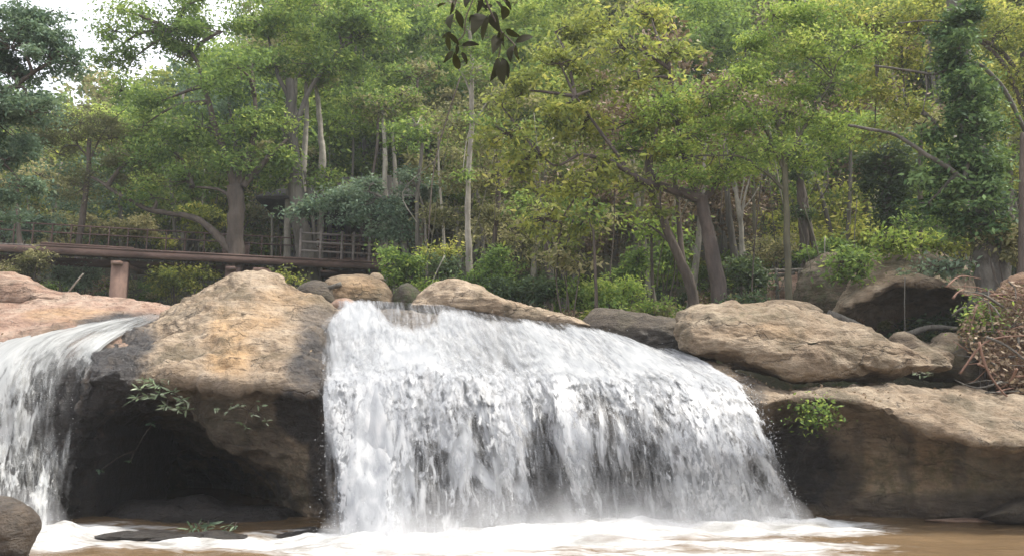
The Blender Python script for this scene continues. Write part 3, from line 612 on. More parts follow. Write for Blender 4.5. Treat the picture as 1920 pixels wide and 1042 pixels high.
sE = np.linspace(0, 1, 300)[:, None]+0*v
drops(m, D, T, 3500, np.array([.03, .03, .07]), .002, .006, lv*(.25+np.clip(cov, 0, 1))+.05)
drops(m, D, T, 900, np.array([.035, .05, .12]), .002, .007, lv*(sstep(.93, 1, sE)+.5*sstep(.04, 0, sE)))
drops(m, D, T, 3500, np.array([.15, .25, .08]), .002, .006, sstep(.93, 1, v)*(.5+0*sE))
m.build('spray', DROP, main)
FLl = [  # left cascade, left to right
 [(200, 586, 17.9), (60, 608, 17.3), (-90, 668, 15.9), (-170, 730, 14.9), (-190, 800, 14.2), (-200, 880, 13.8), (-210, 1022, 0)],
 [(235, 588, 17.9), (110, 606, 17.2), (-10, 655, 15.75), (-70, 715, 14.75), (-95, 790, 14.2), (-100, 870, 13.8), (-105, 1018, 0)],
 [(262, 587, 17.85), (160, 604, 17.15), (50, 640, 15.7), (-5, 700, 14.7), (-20, 775, 14.2), (-25, 860, 13.8), (-30, 1014, 0)],
 [(280, 586, 17.8), (195, 604, 17.0), (95, 636, 15.6), (50, 695, 14.65), (38, 765, 14.15), (30, 850, 13.8), (25, 1010, 0)],
 [(296, 587, 17.7), (228, 606, 16.9), (150, 640, 15.5), (112, 692, 14.6), (102, 760, 14.2), (92, 850, 13.9), (82, 1006, 0)],
 [(312, 590, 17.6), (258, 612, 16.7), (196, 648, 15.3), (166, 697, 14.4), (156, 760, 14.15), (142, 850, 14.0), (122, 1001, 0)],
]
def cov_left(s, v, U, V):
    c = .88-.26*sstep(.4, .8, v)-.46*sstep(.5, .8, s)*sstep(.35, .55, v)+.40*fbm(np.stack([U*1.4, V*.7, 0*U], -1), 3, 6)-.2*sstep(.45, .9, v)*sstep(.4, .6, s)
    c -= .35*sstep(.22, .0, v)+.55*sstep(.42, .05, v)*sstep(.0, .8, s)*(.6+.6*fbm(np.stack([U*3, V*.6, 0*U], -1), 2, 16))
    c += .35*np.exp(-((s-.93)/.03)**2)*sstep(.35, .6, v)+.3*np.exp(-((s-.80)/.03)**2)*sstep(.35, .6, v)
    c -= 1.6*sstep(.22, .08, v)*sstep(.75, .45, s)
    c -= .75*sstep(.78, 1.0, s+.06*fbm(np.stack([V*1.2, 0*U, 0*U], -1), 3, 41))*sstep(.3, .6, v)
    return np.clip(c-.5*sstep(.98, 1, s), -.3, 1.4)
leftf = empty('cascade', tuple(atz(0, 1008)), 'narrow white cascade at the left edge dropping beside the cave boulder', 'waterfall')
for j, (off, sd, dc) in enumerate([(-.05, 3, .05), (.03, 9, -.12)]):
    D, U, V, v, cov = sheet(FLl, 200, 260, off, sd, cov_left, .04)
    m = M(); m.add(D.reshape(-1, 3), gridq(200, 260), 0, fu=U.ravel(), fv=V.ravel(), cov=(cov+dc).ravel(), turb=(.38+.72*sstep(.3, .75, v)).ravel())
    m.build('water_sheet', fallmat('cascade water %s' % 'ab'[j], 5.0+3*j, 1.3+1.5*j, sd*1.3, .18, [.5, 0][j]), leftf, smooth=True)
T = np.gradient(D, axis=1); m = M(); sE = np.linspace(0, 1, 200)[:, None]+0*v
drops(m, D, T, 900, np.array([.03, .03, .1]), .002, .006, sstep(.4, .55, v)*(.3+0*sE)+.03)
drops(m, D, T, 1200, np.array([.15, .3, .1]), .002, .006, sstep(.93, 1, v)*(.5+0*sE))
m.build('spray', DROP, leftf)
def mist(L, r, dens):
    k = NT('spray vapour'); co = k.objco(); sx = k.n('ShaderNodeSeparateXYZ'); k.L.new(co, sx.inputs[0])
    fz_ = k.ramp(sx.outputs['Z'], [(.05, .85), (.4, .22), (.8, 0.0)]); nn = k.ramp(k.noise(co, 1.5, 4, .6), [(.38, .1), (.62, 1.0)])
    pv = k.n('ShaderNodeVolumePrincipled'); pv.inputs['Color'].default_value = (.95, .95, .96, 1)
    k.L.new(k.math('MULTIPLY', k.math('MULTIPLY', fz_, nn), dens), pv.inputs['Density'])
    m = M(); q = cr(np.array(L), 40); q[:, 2] = .02; q[:, 1] -= .2; tube(m, q, r*(.1+.9*np.sin(np.linspace(.06, 3.08, 40))**.6), 20)
    o = m.build('mist', k.out(None, pv.outputs[0]), smooth=True, origin=(0, 0, .0)); tag(o, kind='stuff')
mist(mainb, .95, 1.3); mist(leftb, .8, 1.2)


# ================================================================ BRIDGE AND PAVILION
WOODR = plain('red brown painted timber', (.060, .034, .027), (.14, .086, .068), 2.5, .85, (.3, 1, 1), .4, .02)
WOODG = plain('weathered grey timber', (.10, .085, .075), (.2, .17, .15), 3, .8, (.4, 1, 1), .4, .02)
CONC = plain('red washed concrete', (.19, .115, .085), (.28, .18, .135), 2, .9, (1, 1, .5), .3, .02)
DARKW = plain('dark stained wood', (.022, .018, .018), (.05, .04, .036), 4, .7, (1, 1, .3), .3, .02)
A = at(-140, 462, 26.5); zb = A[2]
def on_level(px, py, z):
    p = at(px, py, 30.0); return at(px, py, 30.0*(z-EYE)/(p[2]-EYE))
Bp = on_level(735, 505, zb); dirv = (Bp-A)/np.linalg.norm(Bp-A); perp = np.array([-dirv[1], dirv[0], 0])
def bpt(px, h=0.0, w=0.0):            # point along the bridge under photo column px
    lo, hi = 0.0, 1.0
    for _ in range(40):
        t = (lo+hi)/2; P = A+(Bp-A)*t
        if pix(P)[0] < px: lo = t
        else: hi = t
    return A+(Bp-A)*t+perp*w+np.array([0, 0, h])
br = empty('footbridge', tuple(bpt(225, -2)), 'reddish wooden footbridge with a thin railing crossing behind the rocks at left', 'footbridge')
m = M(); bar(m, A+[0, 0, .06], bpt(722, .06), .2, .21); bar(m, bpt(75, .21), bpt(722, .21), .26, .06); bar(m, bpt(75, .30), bpt(250, .28), .12, .05); m.build('beam', WOODR, br)
m = M(); bar(m, A+perp*1.7, bpt(722)+perp*1.7, .22, .25); m.build('beam', WOODR, br)
m = M(); L = np.linalg.norm(Bp-A); n = int(L/.16)
for i in range(n):
    p = A+(Bp-A)*(i+.5)/n+perp*.85+np.array([0, 0, .235+rng.normal()*.003]); bar(m, p-perp*.72, p+perp*.85, .145, .05)
m.build('deck', WOODG, br)
for px, w, mt in ((226, .52, CONC), (438, .5, WOODR), (492, .62, CONC), (-60, .5, CONC)):
    m = M(); p = bpt(px, -.2, .2); g = gz(p[0], p[1])-.8
    box(m, (p[0], p[1], (p[2]+g)/2), (w, w*.8, p[2]-g), np.array([[dirv[0], perp[0], 0], [dirv[1], perp[1], 0], [0, 0, 1]])); box(m, (p[0], p[1]+.6, p[2]-.06), (w*.6, 2.0, .12))
    o = m.build('pillar', mt, br)
for w in (1.68,):
    for h in (1.10, .82): m = M(); bar(m, A+perp*w+[0, 0, h+.2], bpt(715, h+.2, w), .045, .045); m.build('rail', WOODR, br)
    for px in range(-120, 720, 38):
        m = M(); p = bpt(px, .2, w); bar(m, p, p+[0, 0, 1.13], .04, .04); m.build('post', WOODR, br)
for h in (.98, .66, .34): m = M(); bar(m, bpt(560, h+.2, .1), bpt(722, h+.2, .1), .06, .06); m.build('rail', WOODG, br)
for px in (562, 600, 640, 662, 692, 720):
    m = M(); p = bpt(px, .2, .1); bar(m, p-[0, 0, .3], p+[0, 0, 1.12], .08, .08); m.build('post', WOODG, br)
m = M(); p = bpt(438, .55, 1.9); box(m, p, (.95, .12, 1.05)); m.build('sign_board', WOODR, br)

pc = at(662, 500, 34.5); pav = empty('pavilion', tuple(pc), 'dark timber pavilion with a hipped roof half hidden by trees beside the bridge end', 'pavilion')
fz = pc[2]; hw, hd = 2.1, 1.9; eave = at(520, 402, 34.5)[2]; 
m = M(); box(m, pc+[0, 0, -.1], (hw*2, hd*2, .2)); m.build('deck', WOODR, pav)
for sx in (-1, -.33, .33, 1):
    for sy in (-1, 1):
        m = M(); p = pc+[sx*(hw-.15), sy*(hd-.15), 0]; bar(m, (p[0], p[1], gz(p[0], p[1])-.3), (p[0], p[1], eave+.1), .16, .16); m.build('post', DARKW, pav)
rw, rd = (at(802, 402, 34.5)[0]-at(518, 402, 34.5)[0])/2, 2.9; rc_ = np.array([(at(802, 402, 34.5)[0]+at(518, 402, 34.5)[0])/2, pc[1], eave])
m = M(); ridgez = 1.15
v = [[-rw, -rd, 0], [rw, -rd, 0], [rw, rd, 0], [-rw, rd, 0], [-rw*.55, 0, ridgez*1.4], [rw*.55, 0, ridgez*1.4]]
v2 = [[a, b, c-.12] for a, b, c in v]
m.add(np.array(v+v2)+rc_, [[0, 1, 5, 4], [1, 2, 5, 5], [2, 3, 4, 5], [3, 0, 4, 4], [7, 6, 10, 11], [8, 7, 11, 11], [9, 8, 11, 10], [6, 9, 10, 10], [0, 6, 7, 1], [1, 7, 8, 2], [2, 8, 9, 3], [3, 9, 6, 0]])
m.build('roof', DARKW, pav)
m = M()
for h in (.9, .5): bar(m, pc+[-hw, -hd, h], pc+[hw, -hd, h], .06, .07)
for i in range(15): p = pc+[-hw+i*hw*2/14, -hd, 0]; bar(m, p, p+[0, 0, .9], .05, .05)
m.build('railing', WOODR, pav)
m = M(); bar(m, pc+[-hw+.1, hd-.2, .6], pc+[hw-.1, hd-.2, .6], .05, 1.2); m.build('back_wall', DARKW, pav)

# log fence at right
fe = empty('log_fence', tuple(at(1490, 555, 24)), 'low rustic log fence on bare earth behind the long slab', 'fence')
for a, b in (((1425, 508), (1600, 500)), ((1425, 518), (1490, 512))):
    m = M(); tube(m, cr([at(*a, 24), at((a[0]+b[0])/2, (a[1]+b[1])/2+2, 24), at(*b, 24)], 8), .05, 7, rough=.2); m.build('rail', BARK['grey'], fe, True)
for px in (1432, 1455, 1498, 1530, 1562):
    m = M(); p = at(px, 503, 24); q = at(px, 503, 24); q[2] = gz(q[0], 24)-.2; tube(m, np.linspace(q, p, 5), .05, 7, rough=.2); m.build('post', BARK['grey'], fe, True)
boulder('earth_bank', 'bare reddish earth bank behind the log fence', 'bank', [(1400, 580), (1410, 530), (1450, 508), (1520, 512), (1560, 530), (1570, 585)], 25.5, .6, 2, ROCK_PINK, .1, seed=131)
def log(label, pts, d, r0, r1, bark, name='log'):
    m = M(); tube(m, cr([at(*p[:2], d+(p[2] if len(p) > 2 else 0)) for p in pts], 14), np.linspace(r0, r1, 14), 9, rough=.25, seed=int(pts[0][0]) % 50)
    tag(m.build(name, BARK[bark], smooth=True), label, name.replace('_', ' '))
log('grey log lying on the slab under the overhanging boulder', [(1552, 590), (1595, 606), (1637, 626)], 17.6, .11, .09, 'grey')
log('pale bent log under the right side of the overhanging boulder', [(1700, 628), (1745, 614), (1795, 616)], 18.3, .07, .05, 'grey')
log('dark fallen trunk beside the mossy gap left of the round boulder', [(560, 562), (590, 548), (640, 532)], 18.9, .06, .05, 'grey')
log('thin bleached stick leaning up from the left slab below the bridge', [(127, 549), (142, 530), (156, 513)], 20.3, .025, .02, 'pale', 'stick')
log('thin rope like vine hanging in front of the overhanging boulder', [(1697, 520), (1696, 570), (1697, 628)], 18.6, .012, .012, 'grey', 'hanging_vine')

# ================================================================ TREES
T_ = tree
T_('overhanging_tree', 'dark bluish tree filling the top left corner against the white sky', 'tree', 19, [(-70, 620), (-60, 450), (-40, 300), (-30, 150), (-20, 20)], (.30, .12), 'dark',
   [(20, 90, 80, 50, -.5), (-10, 170, 90, 50, -.5), (50, 210, 60, 36, -.5), (-20, 60, 110, 60), (60, 30, 60, 40), (90, 110, 60, 26), (20, 140, 80, 40), (130, 120, 30, 18), (-10, 230, 80, 50), (40, 200, 55, 24), (10, 300, 65, 40), (-30, 370, 90, 40), (45, 350, 30, 22), (110, 70, 30, 16), (-60, 440, 60, 30)],
   'blue', .10, [([(-30, 200), (30, 160), (90, 120), (150, 110)], .08, .02), ([(-30, 120), (20, 70), (100, 20)], .08, .02)], base=2, cover=1.5, clump=.30, tint=.42)
T_('twiggy_tree', 'greyish brown half bare tree left of the limbed tree', 'tree', 30, [(140, 640), (150, 450), (165, 340), (170, 260)], (.14, .07), 'dark',
   [(150, 230, 70, 34), (210, 260, 60, 36), (110, 290, 50, 34), (220, 310, 50, 30), (160, 350, 55, 30), (90, 240, 40, 25)], 'olive', .09,
   [([(168, 300), (120, 240), (100, 200)], .04, .01), ([(168, 300), (200, 240), (240, 200)], .04, .01), ([(168, 330), (220, 290), (262, 280)], .04, .01)], cover=.8, clump=.5, tint=.2, tv=.15)
T_('limbed_tree', 'big forked tree behind the bridge with a long dark limb reaching left', 'tree', 29.5, [(438, 540), (441, 470), (443, 400), (441, 348)], (.35, .27), 'dark',
   [(215, 60, 40, 22), (200, 110, 34, 20), (300, 50, 80, 32), (250, 110, 50, 22), (340, 110, 70, 30), (420, 60, 80, 36), (400, 150, 80, 34), (300, 190, 60, 26), (230, 170, 40, 22, 2), (380, 240, 80, 34), (300, 270, 60, 30), (470, 220, 70, 36), (250, 300, 60, 26), (440, 300, 60, 30), (350, 340, 70, 24), (500, 290, 60, 34), (290, 370, 50, 18), (230, 20, 40, 26), (380, 0, 70, 26), (450, 130, 60, 30, -2), (270, 235, 50, 22)],
   'green', .15, [([(436, 470), (402, 438), (370, 412), (320, 402), (275, 393), (225, 365), (172, 332)], .15, .05), ([(441, 352), (425, 300), (400, 230), (370, 120), (330, 60)], .18, .04), ([(443, 352), (465, 300), (480, 220), (470, 110)], .18, .04),
    ([(425, 365), (400, 352), (360, 350)], .07, .03), ([(455, 350), (500, 300), (540, 260)], .14, .04)], cover=1.15, clump=.6, tint=.45)
T_('strangler_tree', 'thick grey trunk wrapped in vines rising behind the bridge end', 'tree', 31, [(582, 560), (576, 480), (568, 420), (558, 340), (548, 260), (545, 150)], (.48, .16), 'grey',
   [(540, 60, 90, 34), (620, 40, 90, 36), (500, 130, 60, 26), (600, 120, 70, 26), (680, 70, 80, 34), (560, 10, 90, 30), (650, 130, 50, 24), (700, 20, 70, 30), (520, 340, 40, 26), (620, 330, 40, 24), (480, 40, 60, 30)],
   'green', .16, [([(560, 470), (552, 400), (545, 320), (530, 240)], .12, .06), ([(600, 560), (592, 460), (585, 400), (572, 320)], .10, .05), ([(548, 260), (580, 170), (640, 90)], .13, .05), ([(546, 200), (520, 130), (500, 70)], .10, .04)], cover=1.3, clump=.6, tint=.5)
T_('slim_tree', 'tall slim pale trunk standing alone between pavilion and yellow leaved tree', 'tree', 23.5, [(881, 545), (878, 470), (876, 400), (878, 300), (884, 200), (886, 120), (880, 60)], (.11, .05), 'pale',
   [(850, 40, 40, 20), (900, 20, 60, 24), (890, 130, 36, 20, -.4), (870, 90, 40, 24, -.4), (895, 230, 24, 14, -.3), (868, 320, 22, 14, -.3)], 'green', .12, [([(884, 175), (868, 145), (850, 118)], .035, .01), ([(882, 240), (905, 205), (925, 170)], .03, .01)], cover=.9)
T_('broadleaf_tree', 'dark trunked yellow green tree with large leaves leaning over the right of the falls', 'tree', 20.5, [(1352, 590), (1345, 530), (1334, 460), (1324, 410), (1318, 370)], (.22, .14), 'brown',
   [(985, 170, 60, 30), (1050, 120, 70, 34), (950, 250, 50, 28), (1030, 210, 60, 30), (1010, 290, 70, 28), (1110, 170, 60, 32, .7), (1090, 240, 60, 34, .7), (1170, 90, 60, 28), (1180, 230, 60, 30, .7), (1060, 350, 60, 26), (1130, 310, 50, 24), (960, 320, 40, 22), (1020, 410, 45, 26), (1090, 420, 40, 24),
    (1240, 180, 60, 34), (1260, 100, 70, 34), (1320, 220, 70, 30), (1280, 290, 60, 26), (1200, 150, 40, 22), (1040, 60, 50, 26, 1), (1130, 40, 60, 26, 1), (1060, 470, 36, 16), (1240, 400, 30, 18), (1190, 350, 36, 18), (940, 200, 34, 20), (1220, 30, 60, 24, 1)],
   'yellow', .155, [([(1318, 374), (1280, 362), (1240, 352), (1200, 338), (1175, 322), (1130, 300), (1085, 290)], .14, .04), ([(1240, 352), (1228, 330), (1222, 300), (1240, 200)], .07, .03), ([(1175, 322), (1120, 240), (1080, 180)], .06, .02), ([(1318, 374), (1340, 350), (1366, 310), (1380, 270), (1400, 230)], .09, .03), ([(1085, 290), (1040, 310), (1000, 280)], .04, .015), ([(1322, 380), (1290, 320), (1270, 220), (1255, 130)], .09, .03), ([(1130, 300), (1060, 400), (1050, 440)], .035, .012)],
   cover=.95, asp=.4, six=True, clump=.42, tint=.45, tv=.17, gaps=.1, droop=.45)
T_('crooked_tree', 'dark crooked double trunk just left of the leaning yellow green tree', 'tree', 21.2, [(1302, 600), (1294, 540), (1278, 490), (1256, 440), (1238, 395), (1222, 350), (1216, 290)], (.16, .08), 'dark',
   [(1210, 240, 50, 30), (1180, 280, 40, 24), (1250, 270, 40, 24)], 'green', .15, [([(1298, 575), (1282, 500), (1274, 440), (1272, 380), (1262, 320)], .09, .05), ([(1278, 480), (1240, 440), (1205, 420)], .05, .02)], cover=.8, six=True)
T_('feathery_tree', 'fine leaved light green tree spreading over the upper right', 'tree', 19.9, [(1480, 590), (1479, 520), (1476, 440), (1474, 360), (1470, 290), (1450, 200)], (.09, .06), 'green',
   [(1240, 200, 50, 24), (1330, 180, 70, 32), (1420, 150, 70, 34), (1380, 240, 70, 30), (1290, 260, 60, 28), (1480, 210, 60, 34), (1440, 280, 60, 26), (1350, 310, 60, 24), (1540, 160, 60, 34), (1500, 100, 70, 32), (1400, 90, 60, 28), (1560, 240, 60, 30), (1300, 330, 40, 18), (1600, 90, 60, 30), (1530, 40, 70, 28), (1260, 320, 34, 20), (1520, 300, 40, 20), (1450, 30, 60, 26)],
   'fresh', .10, [([(1474, 330), (1430, 230), (1380, 180)], .06, .02), ([(1472, 300), (1520, 220), (1560, 150)], .06, .02), ([(1440, 215), (1455, 222), (1472, 232)], .05, .04), ([(1474, 360), (1400, 300), (1340, 290)], .05, .015)], cover=1.1, clump=.45, tint=.5, tv=.22)
T_('dark_vine_tree', 'dark vine clad trunk with a leaning twin behind the greenish trunk at right', 'tree', 25.5, [(1512, 540), (1508, 470), (1504, 400), (1500, 320), (1494, 240)], (.17, .12), 'dark',
   [(1500, 330, 22, 30), (1505, 400, 18, 22), (1480, 290, 30, 20)], 'dark', .12, [([(1540, 540), (1530, 470), (1518, 420), (1510, 370)], .10, .07)], cover=1.3, clump=.3, tint=.35)
T_('ivy_column', 'short trunk swallowed by a dark green column of ivy above the overhanging boulder', 'tree', 23, [(1668, 520), (1664, 440), (1662, 360), (1658, 270)], (.2, .12), 'dark',
   [(1660, 300, 40, 34), (1664, 350, 42, 36), (1668, 395, 30, 28), (1640, 320, 26, 30), (1685, 330, 24, 34)], 'dark', .13, cover=2.4, clump=.35, tint=.3, gaps=.8, tv=.14)
T_('ivy_tree', 'tall ivy covered tree with long reddish bare branches at the right edge', 'tree', 18.5, [(1862, 560), (1855, 500), (1850, 440), (1838, 350), (1820, 250), (1806, 150), (1796, 50), (1790, -40)], (.36, .16), 'grey',
   [(1830, 400, 46, 40), (1800, 350, 50, 36), (1850, 320, 40, 34), (1790, 290, 46, 34), (1830, 240, 40, 34), (1790, 200, 46, 30), (1760, 330, 40, 30), (1800, 130, 36, 28), (1790, 60, 36, 30), (1760, 240, 34, 24), (1850, 180, 30, 24), (1740, 380, 34, 20), (1800, 20, 40, 34, -.5), (1798, 90, 36, 34, -.5), (1812, 160, 36, 34, -.5), (1824, 230, 38, 34, -.5), (1838, 300, 40, 34, -.5), (1845, 370, 40, 34, -.5), (1850, 425, 34, 22, -.5)],
   'ivy', .13, [([(1930, 260, .5), (1895, 190, .2), (1865, 148), (1830, 122), (1795, 124), (1755, 138), (1700, 132), (1640, 122)], .055, .025), ([(1960, 470, .8), (1900, 410), (1850, 370, -.4), (1800, 330, -.4), (1760, 300, -.4), (1700, 265, -.4), (1640, 244, -.4), (1590, 236, -.4)], .075, .03),
    ([(1790, 45, -.3), (1740, 40, -.3), (1680, 44)], .03, .012), ([(1736, 140), (1738, 170), (1730, 210)], .02, .01)], cover=2.2, clump=.36, tint=.5, tv=.26)
T_('bright_canopy_tree', 'light green tree whose crown fills the top right corner', 'tree', 21, [(1960, 620), (1950, 480), (1935, 350), (1930, 200), (1920, 100)], (.2, .1), 'brown',
   [(1880, 60, 60, 34), (1830, 20, 70, 26), (1900, 140, 50, 30), (1720, 40, 70, 30), (1650, 90, 60, 30), (1640, 30, 60, 26), (1700, 110, 50, 24), (1900, 230, 40, 26), (1640, 170, 60, 28), (1580, 30, 50, 26), (1700, 200, 50, 26), (1640, 250, 40, 22), (1890, 330, 40, 30), (1760, 10, 60, 26), (1950, 60, 60, 40), (1960, 200, 50, 40)],
   'yellow', .11, [([(1930, 230), (1880, 120), (1800, 50)], .08, .03), ([(1925, 160), (1850, 80), (1700, 60), (1640, 60)], .07, .02)], cover=1.1, clump=.45, tint=.45, tv=.24)
T_('rusty_stump_tree', 'thin dark trunk at the far right frame edge by the brush pile', 'tree', 17.5, [(1925, 620), (1918, 500), (1916, 380), (1918, 250)], (.09, .06), 'dark', [], 'dark', .12)
T_('bleached_snag', 'bundle of bleached bare branches catching light behind the leaning tree', 'dead tree', 26, [(1392, 480), (1386, 400), (1378, 350), (1370, 310)], (.09, .05), 'pale', [], 'dry', .1,
   [([(1388, 420), (1398, 360), (1410, 325)], .05, .02), ([(1384, 400), (1400, 300), (1392, 250), (1410, 220)], .03, .01), ([(1376, 360), (1372, 330), (1380, 290)], .03, .01), ([(1390, 395), (1410, 372), (1422, 352)], .03, .01)])
T_('shade_tree', 'blue green leafy tree hanging over the pavilion roof', 'tree', 29.5, [(770, 560), (765, 500), (752, 430), (735, 370), (730, 330)], (.14, .09), 'grey',
   [(640, 370, 60, 24), (700, 380, 60, 30), (660, 410, 40, 20), (740, 400, 34, 26), (720, 430, 30, 22), (600, 380, 36, 20), (780, 350, 50, 24), (700, 345, 50, 20), (760, 430, 26, 24), (550, 395, 26, 16)], 'blue', .14, [([(735, 380), (690, 360), (640, 370)], .06, .02)], cover=1.7, clump=.45, tint=.6, tv=.22)
T_('grove_tree', 'pair of narrow trunks crossing by the right end of the pavilion roof', 'tree', 29, [(783, 560), (783, 480), (781, 400), (785, 340), (792, 270)], (.09, .06), 'grey',
   [(800, 250, 50, 30), (760, 260, 40, 24)], 'green', .14, [([(800, 520), (798, 430), (790, 380), (776, 340)], .05, .03), ([(781, 400), (800, 420), (812, 440)], .02, .01)], cover=.9)
T_('leafy_midground_tree', 'olive tree with thin stems right behind the slim pale trunk', 'tree', 26, [(930, 570), (925, 480), (935, 380), (930, 300)], (.1, .06), 'dark',
   [(920, 340, 50, 28), (960, 400, 50, 26), (900, 400, 36, 24), (850, 330, 50, 26), (830, 410, 40, 26), (980, 460, 40, 20), (900, 270, 50, 26), (850, 230, 50, 26), (920, 200, 40, 24)], 'olive', .13, cover=1.0, tint=.35, clump=.5)
T_('black_pole_tree', 'thin straight black stem in front of the bright green bushes', 'tree', 20, [(1119, 600), (1117, 540), (1115, 480), (1112, 430)], (.045, .03), 'dark', [(1105, 400, 34, 18)], 'green', .14, cover=.8, six=True)
for i, (px, y0, y1, d, r, bk, lb) in enumerate([
  (546, 290, 150, 31.8, .13, 'pale', 'pale upright trunk, leftmost of three on the slope above the strangler tree'),
  (570, 300, 150, 32.2, .11, 'pale', 'pale upright trunk, middle of three on the slope above the strangler tree'),
  (603, 310, 150, 32.5, .13, 'pale', 'whitish straight trunk, rightmost of three on the slope above the strangler tree'),
  (694, 390, 200, 31, .07, 'dark', 'thin dark trunk, leftmost of four on the slope above the pavilion'),
  (722, 390, 210, 31, .11, 'pale', 'pale trunk, second of four on the slope above the pavilion'),
  (742, 380, 220, 31.4, .09, 'pale', 'thin pale trunk, third of four on the slope above the pavilion'),
  (788, 380, 150, 33, .08, 'dark', 'thin dark forked trunk, rightmost of four on the slope above the pavilion'),
  (1205, 520, 330, 25, .06, 'green', 'thin mossy stem behind the bright green bushes, left one'),
  (1225, 575, 440, 22.5, .05, 'dark', 'thin dark stem behind the bright green bushes, right one'),
  (1030, 570, 400, 23.5, .08, 'dark', 'dark trunk in the shade right of the olive tree, left one'),
  (1055, 580, 430, 22.5, .06, 'grey', 'grey stem in the shade right of the olive tree, right one'),
  (1420, 560, 300, 27, .07, 'green', 'thin green stem between leaning tree and greenish trunk'),
  (1590, 480, 260, 27, .08, 'grey', 'thin grey trunk between vine clad trunk and ivy column'),
  (1725, 500, 240, 24, .09, 'dark', 'dark trunk between ivy column and tall ivy tree'),
  (1890, 560, 300, 21, .08, 'grey', 'thin grey trunk behind the brush pile'),
  (330, 470, 250, 35, .08, 'grey', 'thin grey trunk behind the bridge left of the limbed tree'),
  (510, 480, 300, 34, .06, 'pale', 'thin pale stem between limbed tree and strangler tree'),
  (655, 480, 250, 36, .08, 'grey', 'grey stem rising behind the pavilion roof'),
  (835, 520, 250, 27, .05, 'pale', 'very thin pale stem left of the slim pale trunk'),
  (40, 500, 350, 28, .09, 'dark', 'dark stem behind the bridge at the left edge'),
]):
    ln = rng.normal()*8; cy = y1
    T_('forest_tree', lb, 'tree', d, [(px, y0), (px+ln*.3, (y0*2+y1)/3), (px+ln*.8, (y0+y1*2)/3), (px+ln, y1)], (r*1.25, r*.6), bk, [(px+ln+rng.normal()*10, cy-6, 44, 22), (px+ln+40, cy-22, 36, 18), (px+ln-40, cy-16, 34, 18)], ['green', 'olive', 'fresh'][i % 3], .16, cover=.7, clump=.5, tint=.45, base=gz(at(px, y0, d)[0], d)-.2)

# ---------------------------------------------------------------- shrubs
def shrub(label, px, py, rx, ry, d, leaf, L, n=4, cover=1.6, tint=.5, hang=False, group=None, name='shrub', asp=.42, six=False, tv=.22):
    c = at(px, py, d); s = d/F; g = c.copy(); g[2] = min(c[2]-ry*s, max(gz(c[0], c[1])-.1, c[2]-ry*s-1.5))
    if hang: g = c+np.array([0, .25, .12])
    root = empty(name, tuple(g), label, 'shrub', group); st = M(); m = M()
    for i in range(n):
        k = c+np.array([rng.uniform(-.85, .85)*rx*s, rng.uniform(-.5, .5)*rx*s, rng.uniform(-.6, .6)*ry*s])
        tube(st, cr([g+rng.normal(size=3)*[.06, .06, 0], (g+k)/2+rng.normal(size=3)*.08, k], 6), np.linspace(.025, .01, 6), 5)
        blob(m, k, (rx*s*rng.uniform(.3, .6), rx*s*.45, ry*s*rng.uniform(.35, .7)), L, cover, tint+rng.normal()*.07, tv, asp, six, twigs=st, clump=.34)
    st.build('stem', BARK['dark'], root); m.build('foliage', LEAF[leaf], root)
